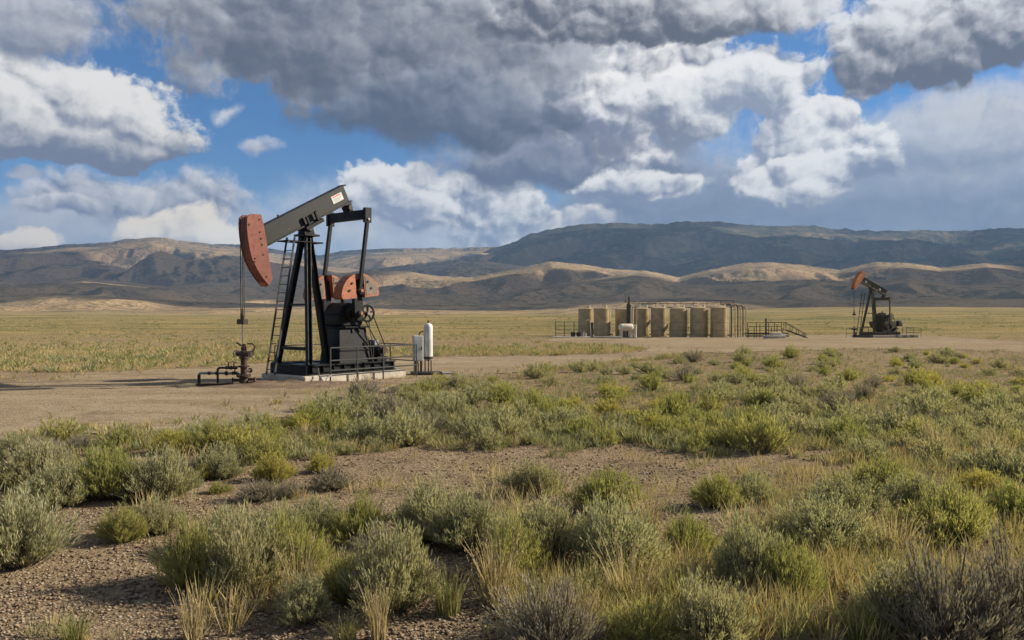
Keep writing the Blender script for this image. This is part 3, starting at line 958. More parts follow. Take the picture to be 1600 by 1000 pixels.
def make_pumpjack(name, beam_deg, mats, detail=True):
    """walking beam pump; local x from the well towards the tail, y to the far side, z up, origin at the well on the ground"""
    root = empty(name)
    K, BEAM, HEAD, CWA, CWB = mats['frame'], mats['beam'], mats['head'], mats['cw'], mats['cwface']
    rot = math.radians(beam_deg - 27.6)

    def swing(v):
        x, z = v.x - PIV[0], v.z - PIV[1]
        return Vector((PIV[0] + x * math.cos(rot) - z * math.sin(rot), v.y, PIV[1] + x * math.sin(rot) + z * math.cos(rot)))

    ba = Vector((math.cos(math.radians(27.6)), 0, math.sin(math.radians(27.6))))      # along the beam
    bu = Vector((-ba.z, 0, ba.x))                                                     # up off the beam

    # --- skid frame
    sk = empty_part('base_skid', root)
    for y in (-0.98, 0.98):
        MB().ibeam((1.80, y, 0.47), (5.80, y, 0.47), 0.22, 0.34, 0.035).build('skid_beam', K, sk)
        for i in range(9):
            x = 2.0 + i * 0.46
            MB().box(x - 0.012, x + 0.012, y - 0.105 if y < 0 else y + 0.013, y - 0.013 if y < 0 else y + 0.105, 0.335, 0.605).build('stiffener', K, sk)
    for x in (1.90, 3.0, 4.0, 4.95, 5.70):
        MB().ibeam((x, -0.865, 0.45), (x, 0.865, 0.45), 0.20, 0.28, 0.03).build('cross_member', K, sk)
    MB().box(1.72, 1.797, -1.085, 1.085, 0.29, 0.65).build('end_plate', K, sk, bevel=0.01)
    MB().box(2.02, 5.62, -0.80, 0.80, 0.592, 0.606).build('deck_plate', K, sk)
    for y in (-0.98, 0.98):
        MB().box(1.80, 2.12, y - 0.16, y + 0.16, 0.642, 0.672).build('foot_plate', K, sk, bevel=0.006)
        for bx, by in ((1.85, -0.12), (2.07, -0.12), (1.85, 0.12), (2.07, 0.12)):
            MB().lathe([(0.022, 0.673), (0.022, 0.715)], 6, (bx, y + by, 0)).build('bolt', M['steel'], sk)
    # --- samson post
    sp = empty_part('samson_post', root)
    for s in (-1, 1):
        MB().ibeam((1.95, s * 0.95, 0.672), (2.46, s * 0.15, 5.24), 0.17, 0.19, 0.026, up=(1, 0, 0)).build('leg', K, sp)
    MB().ibeam((3.42, 0.0, 0.606), (2.62, 0.0, 5.20), 0.20, 0.20, 0.028, up=(1, 0, 0.2)).build('leg', K, sp)
    MB().box(3.24, 3.62, -0.22, 0.22, 0.606, 0.64).build('foot_plate', K, sp)
    MB().bar((2.00, -0.78, 1.20), (2.00, 0.78, 1.20), 0.10, 0.12).build('brace', K, sp)
    MB().bar((2.16, -0.60, 2.75), (2.16, 0.60, 2.75), 0.07, 0.07).build('brace', K, sp)
    MB().box(2.22, 2.86, -0.34, 0.34, 5.20, 5.27).build('top_plate', K, sp, bevel=0.008)
    mb = MB()
    for y in (-0.36, 0.36):
        mb.tube([(1.55, y * 0.8, 4.98), (2.4, y * 0.8, 4.98), (3.0, y * 0.8, 4.98)], 0.022, 6)
    mb.bar((1.55, -0.34, 4.98), (1.55, 0.34, 4.98), 0.05, 0.05).bar((2.98, -0.34, 4.98), (2.98, 0.34, 4.98), 0.05, 0.05)
    mb.build('guard_bracket', K, sp)
    # --- saddle bearing
    sb = MB()
    sb.prism([(2.28, 5.275), (2.76, 5.275), (2.70, 5.46), (2.63, 5.60), (2.40, 5.60), (2.33, 5.46)], -0.20, 0.20)
    sb.build('saddle_bearing', K, root, bevel=0.015)
    MB().lathe([(0.11, -0.27), (0.13, -0.25), (0.13, 0.25), (0.11, 0.27)], 14, (2.52, 0, 5.50), 'y').build('bearing_shaft', M['oilblack'], root)

    # --- walking beam, built at the pose of the near one and swung about the saddle
    c0 = Vector((0.62, 0, 5.02))
    L = 4.14
    c1 = c0 + ba * L
    wb = MB().ibeam(c0, c1, 0.40, 0.68, 0.045, up=bu).xf(swing).build('walking_beam', BEAM, root)
    MB().bar(c0 + ba * 0.02, c1 - ba * 0.16, 0.27, 0.588, bu).xf(swing).build('web_plating', BEAM, wb)
    for t in (1.80, 2.46):
        for s in (-1, 1):
            p = c0 + ba * t
            MB().bar(p - bu * 0.295 + Vector((0, s * 0.165, 0)), p - bu * 0.02 + Vector((0, s * 0.165, 0)), 0.055, 0.03, ba).xf(swing).build('web_stiffener', BEAM, wb)
    # cross clamp that holds the beam on the saddle
    for t in (1.92, 2.34):
        p = c0 + ba * t - bu * 0.30
        for s in (-1, 1):
            MB().bar(p + Vector((0, s * 0.25, 0)) - bu * 0.10, p + Vector((0, s * 0.25, 0)) + bu * 0.26, 0.09, 0.07, ba).xf(swing).build('clamp', K, wb)
    p = c0 + ba * 2.13 - bu * 0.415
    MB().bar(p - ba * 0.42, p + ba * 0.42, 0.62, 0.13, bu).xf(swing).build('saddle_plate', K, wb, bevel=0.01)
    # rivet-like bolt on the top flange and the lifting eye
    p = c0 + ba * 1.02 + bu * 0.34
    MB().bar(p, p + bu * 0.09, 0.05, 0.05, ba).xf(swing).build('lifting_eye', K, wb)
    if detail:                                   # the white notice near the tail
        n0 = c0 + ba * 3.58 + bu * 0.02
        y = -0.137

        def pl(t0, t1, u0, u1, yy):
            a, b_ = n0 + ba * t0, n0 + ba * t1
            return [(q.x, yy, q.z) for q in (a + bu * u0, b_ + bu * u0, b_ + bu * u1, a + bu * u1)]

        def plate(t0, t1, u0, u1, d0, d1):
            mb = MB()
            mb.add(pl(t0, t1, u0, u1, y - d0) + pl(t0, t1, u0, u1, y - d1), [(3, 2, 1, 0), (4, 5, 6, 7), (0, 1, 5, 4), (1, 2, 6, 5), (2, 3, 7, 6), (3, 0, 4, 7)])
            return mb.xf(swing)
        sg = plate(-0.26, 0.26, -0.14, 0.14, 0.0, 0.012).build('notice_plate', M['white'], wb)
        tx = plate(-0.20, 0.16, 0.065, 0.108, 0.0125, 0.015)
        tx.build('red_heading', M['redtext'], sg)
        for k, (a, b_) in enumerate(((-0.18, 0.20), (-0.16, 0.14), (-0.18, 0.10))):
            plate(a, b_, -0.002 - k * 0.045, 0.014 - k * 0.045, 0.0125, 0.015).build('print_line', M['darktext'], sg)
    else:
        for t in (0.75, 2.95):
            p = c0 + ba * t
            mb = MB()
            k = [p + ba * (0.17 * math.cos(a)) + bu * (0.12 * math.sin(a)) for a in np.linspace(0, 2 * math.pi, 10, endpoint=False)]
            mb.prism([(q.x, q.z) for q in k], -0.150, -0.137)
            mb.xf(swing).build('worn_emblem', M['white'], wb)

    # --- horsehead
    hh = empty_part('horsehead', root)
    arc = [(0.10, 5.70), (0.02, 5.62), (-0.005, 5.32), (0.05, 4.83), (0.19, 4.27), (0.40, 3.88), (0.61, 3.63), (0.80, 3.44)]
    back = [(0.90, 3.62), (0.70, 4.79), (0.60, 5.38), (0.52, 5.72)]
    MB().prism(arc + back, -0.205, 0.205).xf(swing).build('head_core', HEAD, hh)
    ck = [(-0.02, 5.66), (0.09, 5.76), (0.13, 5.78), (0.50, 5.80), (0.535, 5.76), (0.62, 5.41), (0.74, 4.79), (0.84, 4.22), (0.955, 3.64), (0.83, 3.40), (0.80, 3.39), (0.59, 3.61), (0.37, 3.90), (0.17, 4.25), (0.085, 4.53), (0.03, 4.81), (-0.01, 5.06), (-0.03, 5.32), (-0.03, 5.52)]
    for s in (-1, 1):
        MB().prism(ck, s * 0.207, s * 0.265).xf(swing).build('cheek_plate', HEAD, hh, bevel=0.008)
        for bx, bz in ((0.06, 5.42), (0.28, 4.30), (0.26, 4.18), (0.52, 4.98), (0.55, 4.78), (0.60, 4.44), (0.46, 5.62), (0.72, 3.70), (0.47, 5.20)):
            MB().lathe([(0.030, 0.0), (0.030, 0.022)], 8, (bx, s * 0.265 - (0.022 if s < 0 else 0), bz), 'y').xf(swing).build('bolt', M['oilblack'], hh)
    MB().prism([(0.79, 3.36), (0.98, 3.66), (0.94, 3.72), (0.68, 3.50)], -0.20, 0.20).xf(swing).build('head_toe', CWA, hh)

    # --- bridle and carrier bar: the lines leave the head where its face hangs plumb
    cd = {True: 2.08, False: 2.55}[detail]
    top_z = 5.25 if detail else 5.1
    xw = -0.045
    for y in (-0.11, 0.11):
        if detail:
            pts = [(0.03, y, 5.74), (-0.045, y, 5.60), (xw, y, 5.32), (xw, y, 4.0), (xw, y, cd + 0.1)]
        else:
            pts = [(xw, y, 5.35), (xw, y, 4.0), (xw, y, cd + 0.1)]
        MB().tube(pts, 0.016, 6).build('bridle_cable', M['cable'], root)
    cb = MB().box(xw - 0.10, xw + 0.10, -0.20, 0.20, cd, cd + 0.17).build('carrier_bar', M['rusty'], root, bevel=0.015)
    MB().lathe([(0.05, cd + 0.17), (0.065, cd + 0.20), (0.065, cd + 0.32), (0.04, cd + 0.36), (0.035, cd + 0.5), (0.01, cd + 0.56)], 10, (xw, 0, 0)).build('rod_clamp', M['rusty'], cb)
    MB().tube([(xw, 0, cd - 0.001), (xw, 0, 1.40)], 0.022, 8).build('polished_rod', M['steel'], root)
    if detail:
        MB().tube([(xw, 0, cd + 0.5), (xw, 0, 5.2)], 0.012, 6).build('bridle_cable', M['cable'], root)

    # --- equalizer and tail bearing
    def unswung(p):
        return swing(Vector(p))
    eq = unswung((4.40, 0, 6.08))
    tb = unswung((4.30, 0, 6.60))
    e = empty_part('equalizer', root)
    MB().bar((eq.x, -1.10, eq.z), (eq.x, 1.10, eq.z), 0.22, 0.34).build('cross_yoke', K, e, bevel=0.012)
    for s in (-1, 1):
        MB().bar((eq.x, s * 1.105, eq.z - 0.30), (eq.x, s * 1.105, eq.z + 0.24), 0.30, 0.15, (0, 1, 0)).build('end_block', K, e, bevel=0.012)
        MB().lathe([(0.05, -0.10), (0.05, 0.10)], 10, (eq.x, s * 1.12, eq.z - 0.18), 'y').build('pin', M['steel'], e)
    MB().bar((eq.x, 0, eq.z + 0.17), (tb.x, 0, tb.z), 0.26, 0.30, (1, 0, 0)).build('tail_bearing', K, e, bevel=0.02)
    MB().lathe([(0.09, -0.22), (0.11, -0.20), (0.11, 0.20), (0.09, 0.22)], 12, (tb.x * 0.5 + eq.x * 0.5, 0, (tb.z + eq.z) * 0.5 + 0.06), 'y').build('bearing_pin', M['oilblack'], e)

    # --- cranks: the pin sits where the pitman's length puts it
    SH = Vector((4.12, 0, 2.43))
    LP, RC = 2.66, 0.84
    best = None
    for k in range(720):
        a = math.radians(k * 0.5)
        p = (SH.x + RC * math.cos(a), SH.z + RC * math.sin(a))
        q = abs(math.hypot(p[0] - eq.x, p[1] - (eq.z - 0.18)) - LP)
        if detail and p[0] > SH.x:
            continue
        if best is None or q < best[0]:
            best = (q, a, p)
    ca, pin = best[1], best[2]
    cu = Vector((math.cos(ca), 0, math.sin(ca)))
    cv = Vector((cu.z, 0, -cu.x))
    for s in (-1, 1):
        y = s * 1.10
        MB().bar((eq.x, y, eq.z - 0.28), (pin[0], y, pin[1] - 0.02), 0.13, 0.13, (0, 1, 0)).build('pitman_arm', K, root, bevel=0.01)
        yi = s * 0.93
        ck_ = empty_part('crank', root)
        p0, p1 = SH - cu * 0.26, SH + cu * 1.25
        pts = [p0 + cv * 0.10, p0 - cv * 0.10, SH - cv * 0.22, SH + cu * 0.85 - cv * 0.17, p1 - cv * 0.13, p1 + cv * 0.13, SH + cu * 0.85 + cv * 0.17, SH + cv * 0.22]
        MB().prism([(q.x, q.z) for q in pts], yi - 0.08, yi + 0.08).build('crank_arm', K, ck_, bevel=0.012)
        MB().lathe([(0.10, -0.12), (0.12, -0.10), (0.12, 0.10), (0.10, 0.12)], 14, (SH.x, y - s * 0.12, SH.z), 'y').build('shaft_hub', M['oilblack'], ck_)
        MB().lathe([(0.055, -0.05), (0.065, -0.03), (0.065, 0.06)], 12, (SH.x, y, SH.z), 'y').build('shaft_end', M['orange'], ck_)
        MB().lathe([(0.13, -0.13), (0.15, -0.10), (0.15, 0.10), (0.12, 0.13)], 14, (pin[0], y, pin[1]), 'y').build('wrist_bearing', K, ck_)
        MB().lathe([(0.055, 0.0), (0.06, s * 0.05)], 10, (pin[0], y + s * 0.12, pin[1]), 'y').build('wrist_pin', M['orange'], ck_)
        # two sector weights bolted on either flank of the crank
        cc = SH + cu * 0.64
        for side in (-1, 1):
            R = 0.83
            pts = [cc + cv * (side * 0.19) + cu * (-0.06), cc + cv * (side * 0.19) + cu * 0.80]
            for t in np.linspace(80, 4, 11):
                r = math.radians(t)
                pts.append(cc + cv * (side * R * math.cos(r) * 1.05) + cu * (R * math.sin(r)))
            pts.append(cc + cv * (side * R * 0.98) + cu * -0.05)
            w = MB().prism([(q.x, q.z) for q in pts], yi - 0.24, yi + 0.24).build('counterweight', CWA, ck_, bevel=0.03)
            # worn inner face panel set on each flat side
            c_ = cc + cv * (side * 0.48) + cu * 0.30
            inner = [c_ + (q - c_) * 0.80 for q in pts]
            if side == 1 or s == 1:
                for ys in (-1, 1):
                    y0 = yi + ys * 0.241
                    MB().prism([(q.x, q.z) for q in inner], min(y0, y0 + ys * 0.012), max(y0, y0 + ys * 0.012)).build('worn_face', CWB, w)
            for (du, dv) in ((0.25, 0.50), (0.50, 0.36)):
                q = cc + cv * (side * dv) + cu * du
                for ys in (-1, 1):
                    MB().lathe([(0.045, 0.0), (0.040, 0.03)] if ys > 0 else [(0.040, -0.03), (0.045, 0.0)], 8, (q.x, yi + ys * 0.254, q.z), 'y').build('weight_bolt', M['oilblack'], w)

    # --- gearbox on its pedestal
    gb = MB()
    out = [(3.66, 1.96), (4.62, 1.96), (4.74, 2.20), (4.72, 2.46), (4.60, 2.68), (4.42, 2.80), (4.02, 2.84), (3.80, 2.74), (3.62, 2.50), (3.58, 2.22)]
    gb.prism(out, -0.50, 0.50)
    gbo = gb.build('gearbox', K, root, bevel=0.04)
    MB().box(3.50, 4.82, -0.56, 0.56, 2.405, 2.455).build('housing_flange', K, gbo, bevel=0.008)
    for s in (-1, 1):
        MB().lathe([(0.30, s * 0.50), (0.27, s * 0.58), (0.20, s * 0.62), (0.20, s * 0.70)], 16, (4.12, 0, 2.43), 'y').build('bearing_cap', K, gbo)
    MB().lathe([(0.13, -0.86), (0.13, 0.86)], 12, (4.12, 0, 2.43), 'y').build('crank_shaft', M['oilblack'], gbo)
    MB().lathe([(0.07, 2.83), (0.07, 2.93), (0.10, 2.94), (0.10, 2.98)], 10, (4.2, 0.1, 0)).build('breather', K, gbo)
    pd = MB()
    a_, b_ = (3.62, 4.86, -0.46, 0.46, 1.90), (3.52, 4.98, -0.60, 0.60, 0.606)
    vs = []
    for (x0, x1, y0, y1, z) in (b_, a_):
        vs += [(x0, y0, z), (x1, y0, z), (x1, y1, z), (x0, y1, z)]
    pd.add(vs, [(3, 2, 1, 0), (4, 5, 6, 7), (0, 1, 5, 4), (1, 2, 6, 5), (2, 3, 7, 6), (3, 0, 4, 7)])
    pdo = pd.build('pedestal', K, root, bevel=0.012)
    MB().box(3.50, 4.98, -0.56, 0.56, 1.902, 1.956).build('mounting_plate', K, pdo, bevel=0.006)
    for x in (4.20, 4.48):
        MB().bar((x, -0.475, 1.90), (x, -0.50, 1.72), 0.05, 0.05).build('gusset', K, pdo)
    for z, d in ((1.05, 0.57),):
        MB().box(3.60, 4.94, -d - 0.008, -d + 0.03, z, z + 0.05).build('side_rib', K, pdo)

    # --- brake wheel, belt and motor
    wy = -0.72
    WC = (4.72, wy, 2.44)
    wh = MB().ring(WC, 0.30, 0.045, 22, 6, 'y').build('sheave', K, root)
    for k in range(5):
        t = 2 * math.pi * k / 5 + 0.3
        MB().bar((WC[0] + 0.05 * math.cos(t), wy, WC[2] + 0.05 * math.sin(t)), (WC[0] + 0.28 * math.cos(t), wy, WC[2] + 0.28 * math.sin(t)), 0.05, 0.07, (0, 1, 0)).build('spoke', K, wh)
    MB().lathe([(0.07, -0.09), (0.07, 0.24)], 10, WC, 'y').build('hub', M['steel'], wh)
    MC = (5.52, -0.72, 1.04)
    MB().tube([(WC[0] - 0.10, wy, WC[2] - 0.29), (MC[0] - 0.12, wy, MC[2] - 0.02)], 0.022, 5).tube([(WC[0] + 0.29, wy, WC[2] - 0.12), (MC[0] + 0.1, wy, MC[2] + 0.06)], 0.022, 5).build('drive_belt', M['oilblack'], root)
    mo = empty_part('motor', root)
    MB().lathe([(0.12, -0.40), (0.20, -0.38), (0.22, -0.30), (0.22, 0.25), (0.19, 0.33), (0.10, 0.36)], 14, (5.52, -0.22, 1.02), 'y').build('motor_body', M['oilblack'], mo)
    mb = MB()
    for k in range(9):
        mb.lathe([(0.232, -0.012), (0.232, 0.012)], 12, (5.52, -0.44 + k * 0.05, 1.02), 'y')
    mb.build('cooling_fin', M['oilblack'], mo)
    MB().lathe([(0.12, -0.06), (0.09, 0.0), (0.12, 0.06)], 12, MC, 'y').build('pulley', M['rusty'], mo)
    MB().box(5.28, 5.76, -0.60, 0.20, 0.607, 0.80).build('motor_mount', K, mo, bevel=0.01)
    MB().box(5.36, 5.56, -0.36, -0.10, 1.22, 1.42).build('junction_box', M['pipegrey'], mo, bevel=0.01)
    MB().lathe([(0.13, 0.61), (0.13, 1.12), (0.05, 1.20)], 12, (5.22, 0.55, 0)).build('oil_can', M['rusty'], mo)
    MB().tube([(5.22, 0.55, 1.2), (5.3, 0.45, 1.5), (5.62, 0.35, 1.52), (5.72, 0.3, 0.62)], 0.018, 6).build('conduit', M['cable'], mo)
    MB().tube([(5.1, -0.6, 0.62), (5.08, -0.62, 1.3), (4.95, -0.60, 1.7), (4.9, -0.57, 2.2)], 0.016, 6).build('conduit', M['cable'], mo)
    MB().bar((5.0, -0.66, 0.62), (4.86, -0.66, 1.45), 0.05, 0.05).build('brake_lever', K, root)
    return root


def empty_part(name, parent):
    o = bpy.data.objects.new(name, None)
    o.empty_display_size = 0.2
    COL.objects.link(o)
    o.parent = parent
    return o


# near pump
PJ = (-9.03, 28.0)
PJ_A = math.atan2(0.757, 0.653)
pump = make_pumpjack('pumpjack', 27.6, dict(frame=M['black'], beam=M['black_beam'], head=M['red'], cw=M['orange'], cwface=M['greyface']), True)
pump.location = (PJ[0], PJ[1], float(gz(*PJ)))
pump.rotation_euler = (0, 0, PJ_A)
tag(pump, 'large black pumpjack with rust red horsehead tipped down over the wellhead', 'pumpjack', 'pumpjacks on the well pads')


def pj(x, y, z=0.0):
    """a point in the near pump's frame"""
    c, s = math.cos(PJ_A), math.sin(PJ_A)
    return (PJ[0] + x * c - y * s, PJ[1] + x * s + y * c, float(gz(*PJ)) + z)


def pj_root(name):
    return empty(name, pj(0, 0), PJ_A)


# concrete pad: chipped slab in two pours
pad = empty('concrete_pad', pj(0, 0), PJ_A)
for x0, x1 in ((1.50, 3.78), (3.795, 6.10)):
    mb = MB().box(x0, x1, -1.32, 1.32, -0.25, 0.285)
    mb.build('slab', M['concrete'], pad, bevel=0.025)
tag(pad, 'pale concrete slab under the near black pumpjack', 'concrete pad')

# ladder against the front of the post
ld = pj_root('ladder')
A0, A1 = Vector((1.30, 0.42, 0.286)), Vector((1.95, 0.12, 5.15))
W_ = Vector((0.0, 0.26, 0.0))
for s in (-1, 1):
    MB().bar(A0 + W_ * s, A1 + W_ * s * 0.9, 0.03, 0.065, (1, 0, 0)).build('side_rail', M['railing'], ld)
for k in range(16):
    t = (k + 0.6) / 16.2
    p = A0.lerp(A1, t)
    w = W_ * (1 - 0.1 * t)
    MB().tube([p - w, p + w], 0.016, 6).build('rung', M['railing'], ld)
MB().tube([A1 - Vector((0.05, 0, 0.17)), (2.38, 0.1, 4.97)], 0.02, 6).build('stay', M['railing'], ld)
tag(ld, 'thin black steel ladder leaning on the front of the near pumpjack', 'ladder')


def railing(name, runs, heights, mat, label, z0=0.0, r=0.024, root=None, group=None, foot=0.0):
    """pipe guard rail; runs: lists of local (x, y) post positions"""
    root = root or pj_root(name)
    for run in runs:
        for x, y in run:
            MB().tube([(x, y, z0 - foot), (x, y, heights[-1])], r, 6).build('post', mat, root)
        for h in heights:
            MB().tube([(x, y, h + 0.002 * i) for i, (x, y) in enumerate(run)], r * 0.9, 6).build('rail', mat, root)
    tag(root, label, 'railing', group)
    return root


railing('guard_railing', [[(2.42, -1.52), (3.6, -1.52), (4.8, -1.52), (6.45, -1.52)]], (0.45, 0.80, 1.24), M['railing'],
        'low dark pipe railing along the sunlit long side of the concrete slab', 0.02, 0.030)
railing('guard_railing', [[(6.45, -1.40), (6.45, 0.0), (6.45, 1.5)]], (0.62, 1.24), M['railing'],
        'short dark pipe railing across the motor end of the near pumpjack', 0.02, 0.022)
railing('guard_railing', [[(2.2, 1.52), (3.6, 1.52), (5.0, 1.52), (6.33, 1.52)]], (0.62, 1.24), M['railing'],
        'dark pipe railing behind the near pumpjack on its shaded far side', 0.02, 0.022)
kick = pj_root('bent_pipe_bracket')
MB().tube([(2.00, -1.45, 0.30), (1.98, -1.58, 0.25), (2.06, -1.66, 0.05), (2.22, -1.62, 0.24), (2.40, -1.60, 0.30)], 0.024, 6).build('bent_pipe', M['pipegrey'], kick)
MB().tube([(2.0, -1.45, 0.30), (2.0, -1.40, 0.55), (2.0, -1.10, 0.58)], 0.022, 6).build('upper_arm', M['railing'], kick)
tag(kick, 'bent grey pipe bracket at the near corner of the concrete slab', 'bracket')


# ------------------------------------------------------------------ wellhead and flow line
def make_wellhead(name, label, s=1.0):
    w = empty(name)
    R, O = M['rusty'], M['oilblack']
    MB().lathe([(0.30, 0.0), (0.30, 0.04), (0.17, 0.06), (0.15, 0.10), (0.15, 0.30), (0.24, 0.31), (0.24, 0.37), (0.15, 0.38)], 16).build('casing_head', R, w)
    MB().lathe([(0.11, 0.38), (0.11, 0.62), (0.19, 0.63), (0.19, 0.69), (0.10, 0.70), (0.10, 0.92), (0.15, 0.93), (0.15, 0.98)], 14).build('tubing_spool', R, w)
    tee = MB().lathe([(0.12, 0.98), (0.13, 1.02), (0.13, 1.16), (0.09, 1.19), (0.09, 1.30), (0.06, 1.33), (0.06, 1.42)], 14).build('stuffing_box', R, w)
    MB().lathe([(0.07, -0.34), (0.11, -0.33), (0.11, -0.29), (0.065, -0.28), (0.065, 0.28), (0.10, 0.29), (0.10, 0.33), (0.05, 0.34)], 12, (0, 0, 1.08), 'y').build('flow_tee', R, w)
    MB().tube([(0.10, -0.10, 1.10), (0.22, -0.22, 1.18), (0.27, -0.26, 1.32), (0.20, -0.2, 1.42), (0.09, -0.08, 1.42)], 0.030, 8).build('bypass_elbow', R, w)
    MB().tube([(-0.05, 0.06, 1.36), (-0.16, 0.20, 1.46)], 0.03, 6).build('grease_arm', R, w)
    for (cx, cy, cz, ax) in ((-0.02, 0.46, 1.08, 'y'), (0.0, -0.40, 1.08, 'y')):
        v = MB().ring((cx, cy, cz), 0.10, 0.016, 14, 5, ax).bar((cx - 0.1, cy, cz), (cx + 0.1, cy, cz), 0.02, 0.02).bar((cx, cy, cz - 0.1), (cx, cy, cz + 0.1), 0.02, 0.02).tube([(cx, cy * 0.6, cz), (cx, cy, cz)], 0.02, 6)
        v.build('hand_wheel', O, w)
    for k in range(8):
        t = 2 * math.pi * k / 8
        MB().lathe([(0.022, 0.29), (0.022, 0.40)], 6, (0.205 * math.cos(t), 0.205 * math.sin(t), 0)).build('flange_bolt', O, w)
    for a, z in ((0.4, 0.50), (2.5, 0.20), (-0.8, 0.22)):
        d = Vector((math.cos(a), math.sin(a), 0))
        MB().tube([d * 0.10 + Vector((0, 0, z)), d * 0.34 + Vector((0, 0, z))], 0.045, 8).tube([d * 0.34 + Vector((0, 0, z)), d * 0.38 + Vector((0, 0, z))], 0.085, 8).build('side_outlet', R, w)
    tag(w, label, 'wellhead', 'wellheads')
    return w


wl = make_wellhead('wellhead', 'rusty wellhead under the rust red horsehead of the near pumpjack')
wl.location = pj(0, 0)
wl.rotation_euler = (0, 0, PJ_A)
spool = MB().lathe([(0.55, 0.0), (0.50, 0.03), (0.30, 0.05)], 18).build('cellar_collar', M['oilblack'], wl)

fl = empty('flow_line', pj(0, 0), math.pi)        # runs off to the left
G = M['pipegrey']
MB().tube([(0.18, 0.10, 0.62), (0.75, 0.12, 0.62), (0.82, 0.12, 0.60), (0.84, 0.12, 0.55), (0.84, 0.12, 0.02)], 0.040, 8).build('upper_pipe', M['rusty'], fl)
MB().tube([(0.18, -0.10, 0.42), (1.50, -0.18, 0.42), (1.56, -0.18, 0.40), (1.58, -0.18, 0.35), (1.58, -0.18, 0.02)], 0.045, 8).build('lower_pipe', G, fl)
for x, y, z, r in ((0.62, -0.126, 0.42, 0.07), (0.95, -0.147, 0.42, 0.06), (1.22, -0.163, 0.42, 0.055)):
    MB().lathe([(r, -0.05), (r * 1.15, -0.03), (r * 1.15, 0.03), (r, 0.05)], 10, (x, y, z), 'x').build('coupling', M['rusty'], fl)
for x, y, z in ((0.30, 0.105, 0.62), (0.48, 0.11, 0.62), (0.34, -0.11, 0.42)):
    MB().lathe([(0.075, -0.08), (0.055, -0.05), (0.055, 0.05), (0.075, 0.08)], 10, (x, y, z), 'x').tube([(x, y, z), (x, y, z + 0.16)], 0.022, 6).bar((x - 0.10, y, z + 0.17), (x + 0.07, y, z + 0.21), 0.03, 0.02).build('valve', M['rusty'], fl)
MB().tube([(1.58, -0.18, 0.02), (1.58, -0.18, 0.36)], 0.055, 8).lathe([(0.12, 0.0), (0.10, 0.05)], 8, (1.58, -0.18, 0)).build('riser', M['rusty'], fl)
MB().tube([(0.25, 0.3, 0.10), (0.7, 0.34, 0.09), (1.5, 0.30, 0.07)], 0.035, 6).build('ground_pipe', M['rusty'], fl)
tag(fl, 'grey and rusty flow pipes running left from the near wellhead', 'pipe')

# dirt heaped round the well
def mound(name, c, rx, ry, h, label, seed, rz=0.0):
    n, m = 34, 14
    v, f = [], []
    for j in range(m + 1):
        r = j / m
        for i in range(n):
            t = 2 * math.pi * i / n
            k = 1 + 0.16 * float(gnoise(np.array(math.cos(t) * 1.7 + seed), np.array(math.sin(t) * 1.7), seed))
            x, y = rx * r * k * math.cos(t), ry * r * k * math.sin(t)
            X, Y = c[0] + x * math.cos(rz) - y * math.sin(rz), c[1] + x * math.sin(rz) + y * math.cos(rz)
            z = h * (1 - r * r) ** 1.5 * (1 + 0.7 * float(fbm(np.array(X * 2.2), np.array(Y * 2.2), 3, seed))) + 0.05 * (1 - r) * float(gnoise(np.array(X * 6), np.array(Y * 6), seed))
            v.append((X, Y, float(gz(X, Y)) + z - 0.012 * (r > 0.99) + 0.02))
    for j in range(m):
        for i in range(n):
            i2 = (i + 1) % n
            f.append((j * n + i, j * n + i2, (j + 1) * n + i2, (j + 1) * n + i))
    o = mesh_obj(name, v, f, M['mudsoil'], smooth=True)
    return tag(o, label, 'dirt', kind='structure')


def mud_mat():
    m, g, b = new_mat('oily_dirt')
    geo = g.new('ShaderNodeNewGeometry')
    P = geo.outputs['Position']
    n1 = g.noise(P, 1.4, 5, 0.6)
    n2 = g.noise(P, 16.0, 5, 0.7)
    c = g.mix(g.ss(n1, 0.35, 0.65), (0.12, 0.078, 0.046), (0.215, 0.145, 0.09))
    c = g.mix(g.ss(n2, 0.5, 0.75, 0, 0.6), c, (0.075, 0.05, 0.032))
    g.l.new(c, b.inputs['Base Color'])
    b.inputs['Roughness'].default_value = 0.95
    bump(g, b, g.m('ADD', n2, n1), 0.05, 0.9)
    return m


M['mudsoil'] = mud_mat()
mound('dirt_mound', pj(1.0, -0.7)[:2], 2.9, 1.4, 0.13, 'dark oil-stained dirt heaped round the wellhead', 3, 0.1)
mound('dirt_mound', pj(2.2, -2.35)[:2], 2.2, 0.85, 0.10, 'brown dirt heaped along the slab corner', 9, 0.5)

# ------------------------------------------------------------------ white cabinet and vessel
cx, cy, cz = at_depth(662, 33.0)
sb = empty('equipment_skid', (cx, cy, float(gz(cx, cy))), 0.2)
MB().box(-0.50, 0.70, -0.42, 0.42, 0.0, 0.12).build('base', M['oilblack'], sb, bevel=0.015)
MB().box(0.70, 1.15, -0.20, 0.20, 0.0, 0.07).build('step_pad', M['pipegrey'], sb, bevel=0.01)
tag(sb, 'low dark skid carrying the white cabinet and cylinder', 'skid')
vs = empty('pressure_vessel', (cx + 0.17, cy + 0.08, float(gz(cx, cy)) + 0.12), 0.2)
MB().lathe([(0.02, 0.42), (0.13, 0.45), (0.18, 0.52), (0.18, 1.76), (0.165, 1.84), (0.11, 1.90), (0.03, 1.93)], 24).build('shell', M['white'], vs)
MB().lathe([(0.028, 1.93), (0.028, 2.00), (0.04, 2.00), (0.04, 2.03)], 10).build('nozzle', M['rusty'], vs)
